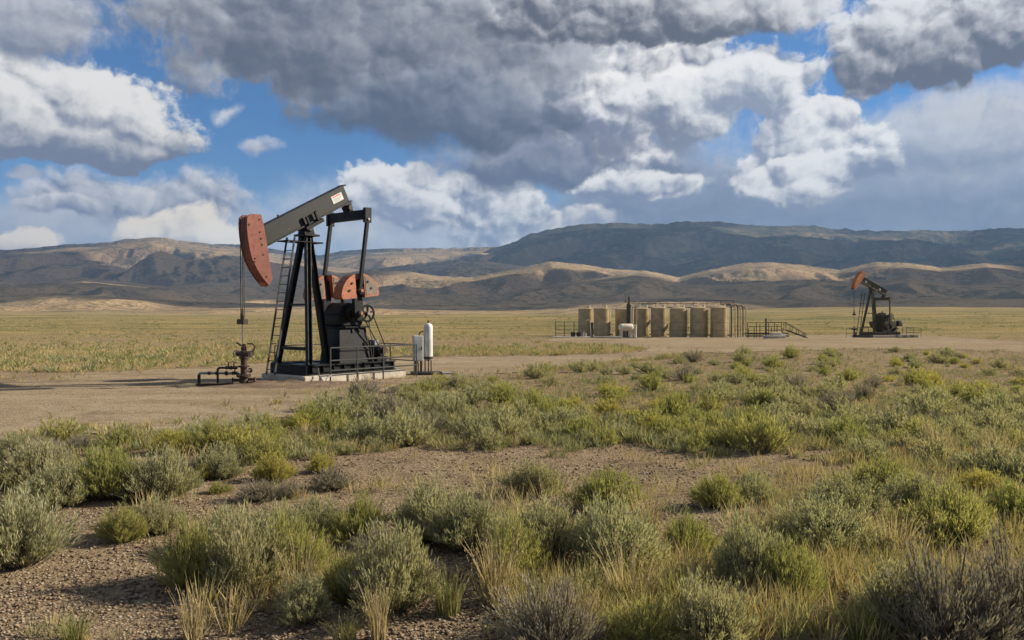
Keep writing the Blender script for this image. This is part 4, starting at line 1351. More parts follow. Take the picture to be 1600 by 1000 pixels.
for k in range(3):
    t = 2 * math.pi * k / 3 + 0.5
    MB().tube([(0.14 * math.cos(t), 0.14 * math.sin(t), 0.0), (0.14 * math.cos(t), 0.14 * math.sin(t), 0.50)], 0.022, 6).build('leg', M['rusty'], vs)
MB().lathe([(0.186, 0.50), (0.186, 0.60)], 24).build('skirt_band', M['rusty'], vs)
tag(vs, 'tall slim white cylinder standing beside the white cabinet', 'pressure vessel')
cab = empty('control_cabinet', (cx - 0.21, cy - 0.14, float(gz(cx, cy)) + 0.12), 0.32)
MB().box(-0.20, 0.18, -0.14, 0.14, 0.44, 1.44).build('cabinet_body', M['white'], cab, bevel=0.012)
dr = MB().box(-0.185, 0.165, -0.158, -0.143, 0.47, 1.41).build('door', M['white'], cab, bevel=0.005)
MB().box(0.10, 0.125, -0.185, -0.16, 0.88, 1.0).build('handle', M['oilblack'], dr)
for z in (0.62, 1.22):
    MB().lathe([(0.014, z - 0.05), (0.014, z + 0.05)], 8, (-0.165, -0.152, 0)).build('hinge', M['steel'], dr)
for x in (-0.12, 0.12):
    for y in (-0.09, 0.09):
        MB().box(x - 0.02, x + 0.02, y - 0.02, y + 0.02, 0.0, 0.46).build('leg', M['rusty'], cab)
MB().tube([(0.05, 0, 1.44), (0.05, 0, 1.54), (0.10, 0, 1.56), (0.22, 0.02, 1.62)], 0.022, 6).build('conduit', M['cable'], cab)
MB().tube([(0.0, 0.05, 0.46), (0.02, 0.05, 0.2), (0.02, 0.05, 0.0)], 0.025, 6).build('conduit', M['cable'], cab)
tag(cab, 'white metal control cabinet on short legs beside a white cylinder', 'cabinet')

# ------------------------------------------------------------------ far pump
x2, y2, z2 = at_depth(1335, 104.0)
pump2 = make_pumpjack('pumpjack', -23.0, dict(frame=M['olive'], beam=M['olive'], head=M['ochre'], cw=M['olive'], cwface=M['oilblack']), False)
pump2.location = (x2, y2, z2)
A2 = math.radians(21)
pump2.rotation_euler = (0, 0, A2)
pump2.scale = (1.10,) * 3
tag(pump2, 'distant olive pumpjack with orange horsehead raised high', 'pumpjack', 'pumpjacks on the well pads')


def p2(x, y, z=0.0):
    c, s = math.cos(A2), math.sin(A2)
    return (x2 + (x * c - y * s) * 1.1, y2 + (x * s + y * c) * 1.1, z2 + z * 1.1)


w2 = make_wellhead('wellhead', 'small dark wellhead below the distant raised orange horsehead')
w2.location = (x2, y2, z2)
w2.rotation_euler = (0, 0, A2)
pad2 = empty('concrete_pad', (x2, y2, z2), A2, 1.1)
MB().box(1.4, 8.2, -1.35, 1.35, -0.3, 0.286).build('slab', M['greyface'], pad2, bevel=0.03)
tag(pad2, 'low grey slab under the distant olive pumpjack', 'concrete pad')
ld2 = empty('ladder', (x2, y2, z2), A2, 1.1)
for s in (-1, 1):
    MB().bar((1.25, 0.75 + s * 0.24, 0.28), (1.75, 0.45 + s * 0.22, 5.2), 0.04, 0.06, (1, 0, 0)).build('side_rail', M['railing'], ld2)
for k in range(15):
    t = (k + 0.7) / 15.5
    MB().tube([(1.25 + 0.5 * t, 0.75 - 0.3 * t - 0.24, 0.28 + 4.9 * t), (1.25 + 0.5 * t, 0.75 - 0.3 * t + 0.24, 0.28 + 4.9 * t)], 0.02, 5).build('rung', M['railing'], ld2)
for z in (3.0, 3.9, 4.8):
    MB().ring((1.40 + z * 0.07, 0.60, z), 0.34, 0.018, 14, 5, 'z').build('cage_hoop', M['railing'], ld2)
tag(ld2, 'caged dark ladder on the distant olive pumpjack', 'ladder')
r2 = empty('guard_railing', (x2, y2, z2), A2, 1.1)
railing('guard_railing', [[(-2.0, -0.9), (-0.9, -0.9), (0.3, -0.9), (1.2, -0.9)]], (0.55, 1.1), M['railing'], 'dark pipe railing round the distant wellhead', 0.0, 0.025, r2)
r3 = empty('guard_railing', (x2, y2, z2), A2, 1.1)
railing('guard_railing', [[(6.2, -1.5), (7.3, -1.5), (8.4, -1.5), (8.4, 1.2)]], (0.55, 1.1), M['railing'], 'dark pipe railing at the motor end of the distant pumpjack', 0.0, 0.025, r3)
prm = empty('prime_mover', (x2, y2, z2), A2, 1.1)
MB().bar((5.0, 0.0, 0.75), (6.55, 0, 1.55), 0.14, 0.16).bar((5.15, 0.0, 1.75), (6.5, 0, 1.0), 0.07, 0.08).build('mounting_arm', M['olive'], prm)
MB().lathe([(0.18, -0.3), (0.30, -0.28), (0.30, 0.28), (0.18, 0.3)], 12, (6.55, 0, 1.62), 'y').build('engine_body', M['oilblack'], prm)
MB().box(6.30, 6.85, -0.30, 0.30, 1.25, 1.50).build('engine_mount', M['rusty'], prm)
tag(prm, 'raised drive motor on a slanted arm at the tail of the distant pumpjack', 'motor')

# ------------------------------------------------------------------ tank battery
TANKS = [(916, 116.5), (941, 114.2), (974, 115.8), (1003, 114.2), (1030, 112.0), (1060, 109.9), (1092, 108.9), (1124, 107.8)]
ORD = ['leftmost', 'second', 'third', 'fourth', 'fifth', 'sixth', 'seventh', 'rightmost']


def make_tank(i, px, d):
    x, y, z = at_depth(px, d)
    t = empty('storage_tank', (x, y, z), 0.15 * i)
    R, Hh = 1.12, 3.78 + 0.05 * math.sin(i * 2.1)
    MB().lathe([(R + 0.06, -0.1), (R + 0.06, 0.06), (R, 0.07), (R, 1.25), (R + 0.012, 1.26), (R + 0.012, 1.29), (R, 1.30), (R, 2.55), (R + 0.012, 2.56), (R + 0.012, 2.59), (R, 2.60), (R, Hh)], 40).build('shell', M['tan'], t)
    rf = MB().lathe([(R + 0.03, Hh), (R + 0.03, Hh + 0.04), (0.25, Hh + 0.33), (0.05, Hh + 0.36)], 40).build('roof', M['tan'], t)
    MB().lathe([(0.17, Hh + 0.16), (0.17, Hh + 0.40), (0.20, Hh + 0.41), (0.20, Hh + 0.46)], 12, (0.35, -0.5, 0)).build('hatch', M['cream'], rf)
    MB().tube([(-0.2, 0.2, Hh + 0.2), (-0.2, 0.2, Hh + 0.62), (-0.2, 0.1, Hh + 0.68), (-0.2, -0.05, Hh + 0.66)], 0.045, 7).build('vent_pipe', M['cream'], rf)
    a = -1.0 - 0.15 * i
    cxx, cyy = math.cos(a), math.sin(a)
    MB().lathe([(0.25, 0.0), (0.25, 0.06)], 14, (0, 0, 0)).xf(lambda v: Vector((v.x, v.z, v.y))).xf(lambda v: Vector((v.x, v.y - R - 0.06, v.z + 0.5))).xf(lambda v: Vector((v.x * math.cos(a + 1.57) - v.y * math.sin(a + 1.57), v.x * math.sin(a + 1.57) + v.y * math.cos(a + 1.57), v.z))).build('manhole', M['tan'], t)
    # overflow line down the flank between this tank and the next
    ang_ = -0.55 - 0.15 * i
    px_, py_ = (R + 0.09) * math.cos(ang_), (R + 0.09) * math.sin(ang_)
    MB().tube([(px_ * 0.72, py_ * 0.72, Hh + 0.12), (px_ * 0.95, py_ * 0.95, Hh + 0.10), (px_, py_, Hh - 0.05), (px_, py_, 0.35), (px_ * 1.06, py_ * 1.06, 0.18)], 0.045, 7).build('overflow_pipe', M['cream'], t)
    MB().tube([(px_ * 0.9, py_ * 0.9, 0.30), (px_ * 1.25, py_ * 1.25, 0.30)], 0.07, 7).tube([(px_ * 1.25, py_ * 1.25, 0.02), (px_ * 1.25, py_ * 1.25, 0.42)], 0.05, 7).build('drain_valve', M['rusty'], t)
    tag(t, '%s upright tan storage tank in the row of eight, counted from the left' % ORD[i] if 0 < i < 7 else '%s upright tan storage tank in the row of eight' % ORD[i], 'storage tank', 'upright tan storage tanks')


for i, (px, d) in enumerate(TANKS):
    make_tank(i, px, d)


def line3(pxa, da, za, pxb, db, zb):
    a, b = at_depth(pxa, da), at_depth(pxb, db)
    return Vector((a[0], a[1], a[2] + za)), Vector((b[0], b[1], b[2] + zb))


# catwalk behind the tank tops
cw = empty('catwalk', at_depth(1060, 114.0))
a, b = line3(985, 118.0, 4.0, 1146, 110.4, 4.0)
o0 = Vector(cw.location)
MB().bar(a - o0, b - o0, 0.7, 0.10).build('deck', M['railing'], cw)
for h in (0.55, 0.85):
    MB().tube([a - o0 + Vector((0, -0.35, h)), b - o0 + Vector((0, -0.35, h))], 0.035, 6).build('rail', M['railing'], cw)
for k in range(9):
    p = a.lerp(b, k / 8) - o0
    MB().tube([p + Vector((0, -0.35, 0.04)), p + Vector((0, -0.35, 0.85))], 0.03, 6).build('post', M['railing'], cw)
for k in (0.02, 0.34, 0.67, 0.98):
    p = a.lerp(b, k) - o0
    MB().box(p.x - 0.07, p.x + 0.07, p.y - 0.07, p.y + 0.07, -0.2, p.z - 0.05).build('leg', M['railing'], cw)
tag(cw, 'dark steel catwalk with handrail behind the tank tops', 'catwalk')

# header pipes bent down at the end of the row
for k, px in enumerate((1143, 1149, 1153, 1157, 1161, 1166)):
    d = 109.0 + 0.8 * k
    x, y, z = at_depth(px, d)
    hp = empty('vapour_pipe', (x, y, z))
    H_ = 4.35 - 0.12 * (k % 2) - 0.04 * k
    MB().tube([(-0.9, 1.6, H_), (-0.35, 0.7, H_), (-0.10, 0.22, H_ - 0.02), (-0.02, 0.06, H_ - 0.12), (0, 0, H_ - 0.32), (0, 0, 0.0)], 0.085, 8).build('riser', M['tan'] if k % 2 else M['olive'], hp)
    MB().lathe([(0.15, 0.0), (0.15, 0.06)], 10).lathe([(0.13, 0.9), (0.13, 1.0)], 10).build('flange', M['rusty'], hp)
    tag(hp, '%s bent riser pipe past the rightmost tank, counted from the left' % ['first', 'second', 'third', 'fourth', 'fifth', 'sixth'][k], 'pipe', 'bent riser pipes beside the tanks')

# vertical treater and slim stack
x, y, z = at_depth(983, 107.0)
tr = empty('treater_tower', (x, y, z))
MB().lathe([(0.20, 0.0), (0.20, 0.5), (0.34, 0.55), (0.34, 4.2), (0.26, 4.4), (0.10, 4.5)], 18).build('shell', M['olive'], tr)
MB().tube([(0, 0, 4.5), (0, 0, 5.3)], 0.10, 8).lathe([(0.15, 5.0), (0.15, 5.1)], 8).build('top_valve', M['oilblack'], tr)
MB().box(-0.55, 0.10, -0.10, 0.10, 4.55, 4.62).tube([(-0.5, 0, 4.6), (-0.5, 0, 4.95)], 0.04, 6).build('side_arm', M['oilblack'], tr)
MB().tube([(0.30, -0.25, 0.3), (0.42, -0.32, 0.5), (0.42, -0.32, 4.0), (0.25, -0.2, 4.2)], 0.06, 7).build('gauge_column', M['cream'], tr)
tag(tr, 'tall olive treater tower rising over the tank tops', 'treater')
x, y, z = at_depth(994.5, 107.5)
st = empty('vent_stack', (x, y, z))
MB().tube([(0, 0, 0), (0, 0, 4.75)], 0.07, 8).build('stack_pipe', M['tan'], st)
MB().tube([(0, 0, 4.6), (-0.5, 0, 4.6)], 0.05, 7).build('cross_pipe', M['olive'], st)
tag(st, 'slim vent pipe standing just beside the treater tower', 'vent pipe')

# horizontal separator
x, y, z = at_depth(978, 101.0)
se = empty('separator_vessel', (x, y, z), 0.25)
MB().lathe([(0.05, -0.95), (0.28, -0.90), (0.42, -0.76), (0.45, -0.60), (0.45, 0.60), (0.42, 0.76), (0.28, 0.90), (0.05, 0.95)], 22, (0, 0, 1.32), 'x').build('shell', M['cream'], se)
MB().box(0.62, 1.30, -0.30, 0.30, 1.10, 1.62).box(1.02, 1.30, -0.30, 0.30, 0.0, 1.10).build('heater_box', M['cream'], se, bevel=0.06)
for xx in (-0.62, 0.50):
    MB().box(xx - 0.07, xx + 0.07, -0.34, 0.34, 0.0, 1.02).build('saddle_leg', M['cream'], se)
MB().box(-1.0, 1.2, -0.45, 0.45, -0.05, 0.07).build('skid', M['pipegrey'], se)
MB().tube([(-0.55, 0, 1.72), (-0.55, 0, 1.95), (-0.40, 0, 1.98)], 0.05, 7).tube([(0.1, 0, 1.72), (0.1, 0, 1.86)], 0.08, 7).tube([(-0.2, 0.1, 0.95), (-0.2, 0.1, 0.1)], 0.06, 7).tube([(0.12, -0.1, 0.95), (0.12, -0.1, 0.1)], 0.05, 7).build('nozzle', M['rusty'], se)
tag(se, 'cream horizontal separator vessel on legs before the tanks', 'separator')

# loading line with bent head by the first tank
x, y, z = at_depth(922, 100.5)
ldl = empty('loading_line', (x, y, z))
MB().tube([(0.1, -0.1, 0.0), (0.02, 0, 1.3), (0.0, 0, 1.95), (-0.1, 0, 2.08), (-0.4, 0, 2.05)], 0.055, 8).build('standpipe', M['pipegrey'], ldl)
MB().lathe([(0.11, -0.06), (0.11, 0.06)], 10, (-0.4, 0, 2.05), 'x').tube([(-0.25, 0, 2.07), (-0.25, 0, 2.22)], 0.06, 6).build('coupling', M['white'], ldl)
MB().tube([(-0.9, -0.1, 0.1), (-0.85, 0.0, 0.6), (-0.62, 0.1, 0.85)], 0.06, 7).tube([(-0.9, 0, 0.5), (-0.65, 0.0, 0.3)], 0.05, 6).build('lower_valve', M['pipegrey'], ldl)
tag(ldl, 'grey standpipe with bent top before the leftmost tank', 'pipe')

# pipe fences
def fence(label, pts, hgt, nr, mat, r=0.035):
    P0 = at_depth(*pts[0])
    f = empty('pipe_fence', P0)
    Q = [Vector(at_depth(*p)) - Vector(P0) for p in pts]
    for q in Q:
        MB().tube([q - Vector((0, 0, 0.1)), q + Vector((0, 0, hgt))], r * 1.3, 6).build('post', mat, f)
    for k in range(nr):
        h = hgt * (k + 1) / nr - 0.03
        MB().tube([q + Vector((0, 0, h)) for q in Q], r, 5).build('rail', mat, f)
    tag(f, label, 'fence', 'pipe fences round the tank yard')


fence('dark pipe fence at the left end of the tank yard', [(868, 108), (882, 107.5), (897, 107), (905, 106.6)], 2.0, 4, M['railing'])
fence('thin dark pipe fence standing in front of the tank row', [(1012, 103.5), (1046, 103), (1080, 102.6), (1114, 102.2), (1140, 102)], 1.9, 2, M['olive'], 0.02)
fence('dark pipe fence between the riser pipes and the stair', [(1168, 108), (1182, 107.6), (1196, 107.2), (1210, 107), (1221, 106.8)], 2.0, 4, M['railing'])

# manifold of pipes
P0 = at_depth(1198, 104.5)
mf = empty('pipe_manifold', P0)
for k in range(7):
    xx = -2.2 + k * 0.72
    MB().tube([(xx, 0.3, 0.0), (xx, 0.3, 1.1 + 0.5 * ((k * 7) % 3) / 2)], 0.05, 6).build('riser', M['rusty'], mf)
    MB().ring((xx, 0.3, 1.2 + 0.5 * ((k * 7) % 3) / 2), 0.12, 0.025, 10, 5, 'z').build('hand_wheel', M['oilblack'], mf)
for z_, y_ in ((0.25, 0.3), (0.6, 0.45)):
    MB().tube([(-2.6, y_, z_), (2.9, y_, z_)], 0.08, 7).build('header', M['rusty'], mf)
MB().tube([(-0.1, 0, 0), (-0.1, 0, 2.3)], 0.09, 8).lathe([(0.14, 2.1), (0.10, 2.5)], 8, (-0.1, 0, 0)).build('meter_post', M['railing'], mf)
tag(mf, 'tangle of rusty manifold pipes and valves by the stair', 'manifold')

# stair with handrail that comes down on the right
P0 = at_depth(1228, 105.8)
stx = empty('steel_stair', P0)
for s in (0.0, 0.8):
    MB().bar((0, s, 1.05), (2.75, s, 0.05), 0.04, 0.09).build('stringer', M['railing'], stx)
    MB().tube([(-2.2, s, 2.0), (0, s, 2.0), (2.55, s, 0.55), (2.55, s, 0)], 0.035, 6).build('handrail', M['railing'], stx)
    for k in range(4):
        t = k / 3.0
        MB().tube([(2.4 * t, s, 1.0 - 0.9 * t), (2.4 * t, s, 2.0 - 1.37 * t)], 0.035, 6).build('post', M['railing'], stx)
    MB().tube([(-2.2, s, 0), (-2.2, s, 2.0)], 0.045, 6).build('post', M['railing'], stx)
for k in range(5):
    MB().box(0.3 + k * 0.5, 0.55 + k * 0.5, 0.03, 0.77, 0.90 - k * 0.185, 0.94 - k * 0.185).build('tread', M['railing'], stx)
MB().box(-2.2, 0.0, 0.03, 0.77, 0.98, 1.05).build('landing', M['railing'], stx)
tag(stx, 'dark steel stair with sloping handrail at the right end of the tank yard', 'stair')

# pale concrete box
P0 = at_depth(1212, 97.5)
bx = empty('valve_box', P0, 0.2)
MB().box(-1.3, 1.0, -0.6, 0.6, -0.05, 0.36).build('base', M['concrete'], bx, bevel=0.03)
MB().box(-0.55, 0.60, -0.42, 0.42, 0.361, 0.72).build('box_body', M['cream'], bx, bevel=0.03)
MB().box(0.60, 1.15, -0.36, 0.36, 0.365, 0.56).build('side_lid', M['white'], bx, bevel=0.02)
tag(bx, 'pale low valve box on a slab before the manifold', 'valve box')

# pumps and kerb before the first tanks
P0 = at_depth(884, 103.0)
kb = empty('pump_skid', P0)
MB().box(-1.6, 3.2, -0.8, 0.8, -0.05, 0.16).build('base', M['concrete'], kb, bevel=0.03)
for xx in (0.9, 1.6):
    MB().lathe([(0.12, -0.3), (0.25, -0.26), (0.25, 0.26), (0.12, 0.3)], 12, (xx, 0, 0.52), 'x').box(xx - 0.2, xx + 0.2, -0.2, 0.2, 0.161, 0.30).build('pump', M['oilblack'], kb)
MB().tube([(2.2, 0, 0.17), (2.2, 0, 0.6), (2.5, 0, 0.6), (2.5, 0, 0.2)], 0.06, 6).build('pipe', M['cream'], kb)
tag(kb, 'low skid with dark pumps before the leftmost tank', 'pump skid')
P0 = at_depth(946, 98.8)
lg = empty('containment_kerb', P0)
MB().box(-1.8, 1.9, -0.16, 0.16, -0.05, 0.22).build('kerb_beam', M['concrete'], lg, bevel=0.04)
MB().lathe([(0.16, 0.0), (0.17, 0.3), (0.12, 0.34)], 10, (-1.55, 0, 0.0)).build('end_block', M['rusty'], lg)
tag(lg, 'short pale kerb on the gravel left of the cream separator', 'kerb')

# ------------------------------------------------------------------ plants
RNG = np.random.default_rng(11)


def leaf_mat(name, c0, c1, dry, trans=0.35, tint=False):
    m = bpy.data.materials.new(name)
    m.use_nodes = True
    g = NT(m.node_tree)
    g.n.clear()
    out = g.new('ShaderNodeOutputMaterial')
    geo = g.new('ShaderNodeNewGeometry')
    oi = g.new('ShaderNodeObjectInfo')
    if tint:
        at = g.new('ShaderNodeVertexColor', layer_name='tint')
        c = g.mix(1.0, at.outputs[0], g.mix(geo.outputs['Random Per Island'], (0.75, 0.75, 0.75), (1.25, 1.25, 1.2)), 'MULTIPLY')
    else:
        f = g.m('ADD', g.m('MULTIPLY', geo.outputs['Random Per Island'], 0.65), g.m('MULTIPLY', oi.outputs['Random'], 0.35))
        c = g.mix(f, c0, c1)
        c = g.mix(g.ss(geo.outputs['Random Per Island'], 0.90, 0.93), c, dry)
        k = g.m('FRACT', g.m('MULTIPLY', oi.outputs['Random'], 7.31))
        c = g.mix(g.m('MULTIPLY', k, 0.30), c, dry)
    d = g.new('ShaderNodeBsdfDiffuse')
    t = g.new('ShaderNodeBsdfTranslucent')
    g.l.new(c, d.inputs[0])
    g.l.new(g.mix(1.0, c, (1.15, 1.15, 0.7), 'MULTIPLY'), t.inputs[0])
    mx = g.new('ShaderNodeMixShader')
    mx.inputs[0].default_value = trans
    g.l.new(d.outputs[0], mx.inputs[1])
    g.l.new(t.outputs[0], mx.inputs[2])
    g.l.new(mx.outputs[0], out.inputs[0])
    return m


M['sage'] = leaf_mat('sage_leaf', (0.232, 0.236, 0.138), (0.420, 0.415, 0.262), (0.42, 0.345, 0.20), 0.42)
M['green'] = leaf_mat('green_leaf', (0.200, 0.215, 0.075), (0.375, 0.375, 0.140), (0.42, 0.35, 0.16), 0.44)
M['yellow'] = leaf_mat('yellow_green_leaf', (0.300, 0.285, 0.085), (0.460, 0.415, 0.125), (0.46, 0.38, 0.14), 0.42)
M['grey'] = leaf_mat('grey_twig_leaf', (0.215, 0.195, 0.150), (0.345, 0.310, 0.260), (0.30, 0.25, 0.19), 0.25)
M['straw'] = leaf_mat('straw_blade', (0.30, 0.235, 0.130), (0.46, 0.375, 0.220), (0.40, 0.32, 0.20))
M['grassgreen'] = leaf_mat('grass_blade', (0.145, 0.165, 0.055), (0.270, 0.265, 0.105), (0.40, 0.32, 0.19))
M['twig'] = leaf_mat('woody_twig', (0.115, 0.088, 0.062), (0.215, 0.175, 0.130), (0.24, 0.20, 0.16), 0.0)
M['tint'] = leaf_mat('mixed_blades', None, None, None, 0.30, True)


def diamonds(p, d, length, width, up):
    """leaf blades: points p, directions d -> verts, quads"""
    n = len(p)
    side = np.cross(d, up)
    side /= np.linalg.norm(side, axis=1, keepdims=True) + 1e-9
    L = length[:, None]
    Wd = width[:, None]
    v = np.stack([p, p + d * L * 0.55 + side * Wd, p + d * L, p + d * L * 0.55 - side * Wd], 1).reshape(-1, 3)
    f = np.arange(4 * n).reshape(n, 4)
    return v, f


def norm(a):
    return a / (np.linalg.norm(a, axis=-1, keepdims=True) + 1e-9)


def bush_arrays(seed, nb=150, nl=34, h=0.72, leaf=0.055, lw=0.0085, spread=1.0, upright=0.5, ragged=0.18, t0=0.22, fuzz=0.5):
    """a shrub about 1 across: arching branchlets from a crown at the ground, narrow leaves along each"""
    r = np.random.default_rng(seed)
    th = r.uniform(0, 2 * np.pi, nb)
    u = np.sqrt(r.uniform(0, 1, nb))
    tipr = 0.5 * u * spread
    lob = 1 + 0.20 * np.sin(th + seed * 1.7) + 0.20 * np.sin(th * 2 + seed) + 0.15 * np.sin(th * 5 + seed * 2.3)
    clump = 0.80 + 0.30 * r.uniform(size=9)[(th / (2 * np.pi) * 9).astype(int) % 9]
    tipr = tipr * lob
    tipz = h * clump * (np.clip(1 - (u * 0.92) ** 2.6, 0.05, 1) ** 0.6) * r.uniform(1 - ragged * 1.6, 1 + ragged, nb)
    tipz = np.maximum(tipz, 0.10 + 0.14 * r.uniform(size=nb))
    base = np.stack([0.10 * u * np.cos(th), 0.10 * u * np.sin(th), np.zeros(nb)], 1) + r.normal(0, 0.025, (nb, 3)) * [1, 1, 0]
    tip = np.stack([tipr * np.cos(th), tipr * np.sin(th), tipz], 1) + r.normal(0, 0.02, (nb, 3))
    mid = base * 0.45 + tip * [0.62, 0.62, 0.0] + np.stack([np.zeros(nb), np.zeros(nb), tipz * (0.30 + 0.18 * upright)], 1)

    def bez(t):
        return base * (1 - t) ** 2 + mid * (2 * t * (1 - t)) + tip * t * t

    def dbez(t):
        return norm((mid - base) * (2 * (1 - t)) + (tip - mid) * (2 * t))
    # leaves
    ts = t0 + (1 - t0) * r.uniform(0, 1, (nl, nb)) ** 0.75
    P, Dd = [], []
    for k in range(nl):
        t = ts[k][:, None]
        P.append(bez(t))
        Dd.append(dbez(t))
    P = np.concatenate(P)
    Dd = np.concatenate(Dd)
    P = P + r.normal(0, 0.016, P.shape)
    rd = r.normal(0, 1, P.shape)
    d = norm(Dd * 1.0 + rd * fuzz + np.array([0, 0, 0.45 * upright]))
    L = leaf * r.uniform(0.6, 1.35, len(P))
    P[:, 2] = np.maximum(P[:, 2], 0.015)
    lv, lf = diamonds(P, d, L, lw * r.uniform(0.7, 1.3, len(P)), norm(r.normal(0, 1, P.shape)))
    # stems: flat tapering ribbons crossed at right angles
    tt = np.linspace(0, 0.97, 5)
    V, F = [], []
    ns = nb
    pts = np.stack([bez(np.full((ns, 1), t)) for t in tt], 1)
    for ax in (np.array([1.0, 0, 0]), np.array([0, 1.0, 0])):
        w = 0.0075 * (1 - tt * 0.8)[None, :, None] * ax
        a, b = pts - w, pts + w
        blk = np.stack([a, b], 2).reshape(ns, -1, 3)
        off = sum(len(x) for x in V)
        for i in range(ns):
            bse = off + i * 10
            for k in range(4):
                F.append((bse + 2 * k, bse + 2 * k + 1, bse + 2 * k + 3, bse + 2 * k + 2))
        V.append(blk.reshape(-1, 3))
    return lv, lf, np.concatenate(V), np.array(F)


def grass_arrays(seed, nb=110, h=1.0, spread=0.5, lean=0.35, w=0.010, heads=0.35):
    """a bunch of grass blades about 1 tall, some carrying seed heads"""
    r = np.random.default_rng(seed)
    th = r.uniform(0, 2 * np.pi, nb)
    b0 = 0.16 * np.sqrt(r.uniform(0, 1, nb))
    base = np.stack([b0 * np.cos(th), b0 * np.sin(th), np.zeros(nb)], 1)
    hh = h * r.uniform(0.35, 1.0, nb)
    ln = lean * r.uniform(0.15, 1.0, nb) * spread * 2
    ph = th + r.normal(0, 0.6, nb)
    out = np.stack([np.cos(ph), np.sin(ph), np.zeros(nb)], 1)
    side = np.stack([-np.sin(ph + r.normal(0, 0.8, nb)), np.cos(ph), np.zeros(nb)], 1)
    V, F = [], []
    tt = np.array([0, 0.4, 0.75, 1.0])
    rows = []
    for t in tt:
        c = base + out * (ln * t ** 1.8 * hh)[:, None] + np.array([0, 0, 1.0]) * (hh * (t - 0.12 * t ** 3 * ln))[:, None]
        ww = w * (1 - t * 0.85)
        rows.append(np.stack([c - side * ww, c + side * ww], 1))
    v = np.stack(rows, 1).reshape(-1, 3)           # blade, row, side
    for i in range(nb):
        for k in range(3):
            b = i * 8 + k * 2
            F.append((b, b + 1, b + 3, b + 2))
    F = np.array(F)
    # seed heads
    nh = int(nb * heads)
    idx = r.choice(nb, nh, False)
    tip = (rows[-1][:, 0] + rows[-1][:, 1])[idx] / 2
    P = np.repeat(tip, 5, 0) - np.array([0, 0, 1.0]) * r.uniform(0, 0.12, (nh * 5, 1))
    hv, hf = diamonds(P, norm(r.normal(0, 0.35, P.shape) + [0, 0, 1.0]), np.full(len(P), 0.045), np.full(len(P), 0.007), norm(r.normal(0, 1, P.shape)))
    return v, F, hv, hf


def two_mat_mesh(name, v1, f1, m1, v2, f2, m2):
    me = fast_mesh(name, np.concatenate([v1, v2]), np.concatenate([f1, f2 + len(v1)]))
    me.materials.append(m1)
    me.materials.append(m2)
    mi = np.zeros(len(f1) + len(f2), np.int32)
    mi[len(f1):] = 1
    me.polygons.foreach_set('material_index', mi)
    return me


def plain_mesh(name, v, f, m):
    me = fast_mesh(name, v, f)
    me.materials.append(m)
    return me


# prototypes: (foliage mesh, stem mesh) for the near ones, one joined mesh for the small ones
NEAR, FARB = {}, {}
for kind, mat, kw in (('sage', 'sage', dict(nb=300, nl=40, h=0.72, leaf=0.075, lw=0.0048, upright=1.0, ragged=0.26, fuzz=0.34)),
                      ('green', 'green', dict(nb=300, nl=36, h=0.76, leaf=0.088, lw=0.0042, upright=1.3, ragged=0.28, fuzz=0.28)),
                      ('yellow', 'yellow', dict(nb=280, nl=36, h=0.70, leaf=0.075, lw=0.0048, upright=1.2, ragged=0.26, fuzz=0.32)),
                      ('grey', 'grey', dict(nb=300, nl=26, h=0.85, leaf=0.080, lw=0.0040, upright=1.5, ragged=0.34, t0=0.32, fuzz=0.26))):
    NEAR[kind], FARB[kind] = [], []
    for k in range(3):
        lv, lf, sv, sf = bush_arrays(100 + k * 7 + len(NEAR) * 31, **kw)
        NEAR[kind].append((plain_mesh(kind + '_foliage', lv, lf, M[mat]), plain_mesh(kind + '_stems', sv, sf, M['twig'])))
        k2 = dict(kw)
        k2.update(nb=95, nl=20, leaf=kw.get('leaf', 0.055) * 1.5, lw=kw.get('lw', 0.0085) * 2.0)
        lv, lf, sv, sf = bush_arrays(300 + k * 7 + len(NEAR) * 31, **k2)
        FARB[kind].append(two_mat_mesh(kind + '_shrub', lv, lf, M[mat], sv, sf, M['twig']))
GRASS = {}
for kind, mat, kw in (('straw', 'straw', dict(nb=120, lean=0.40, heads=0.45)), ('blade', 'grassgreen', dict(nb=150, lean=0.45, heads=0.12))):
    GRASS[kind] = []
    for k in range(3):
        v, f, hv, hf = grass_arrays(500 + k * 5 + len(GRASS) * 17, **kw)
        GRASS[kind].append((plain_mesh(kind + '_blades', v, f, M[mat]), plain_mesh(kind + '_heads', hv, hf, M['straw'])))

NAMES = {'sage': ('sagebrush', 'shrub'), 'green': ('green_shrub', 'shrub'), 'yellow': ('rabbitbrush', 'shrub'), 'grey': ('grey_shrub', 'shrub'),
         'straw': ('dry_grass_clump', 'grass clump'), 'blade': ('green_grass_clump', 'grass clump')}
PLACED = []


def near_plant(kind, px, py, wpx, hpx, label):
    x, y, z = on_ground(px, py)
    s = y / FPX
    w, h = wpx * s, hpx * s * (0.88 if kind not in GRASS else 1.0)
    nm, cat = NAMES[kind]
    o = empty(nm, (x, y, z - 0.02), RNG.uniform(0, 6.28))
    if kind in GRASS:
        a, b = GRASS[kind][RNG.integers(3)]
        parts = (('blades', a), ('seed_heads', b))
        o.scale = (w / 0.85, w / 0.85, h)
    else:
        a, b = NEAR[kind][RNG.integers(3)]
        parts = (('foliage', a), ('stems', b))
        o.scale = (w * 1.02, w * 1.02, h / (0.78 if kind != 'grey' else 0.95))
    for n, me in parts:
        c = bpy.data.objects.new(n, me)
        COL.objects.link(c)
        c.parent = o
        if n == 'seed_heads':
            c['kind'] = 'stuff'
    tag(o, label, cat, 'plants near the camera')
    PLACED.append((x, y, w * 0.5))


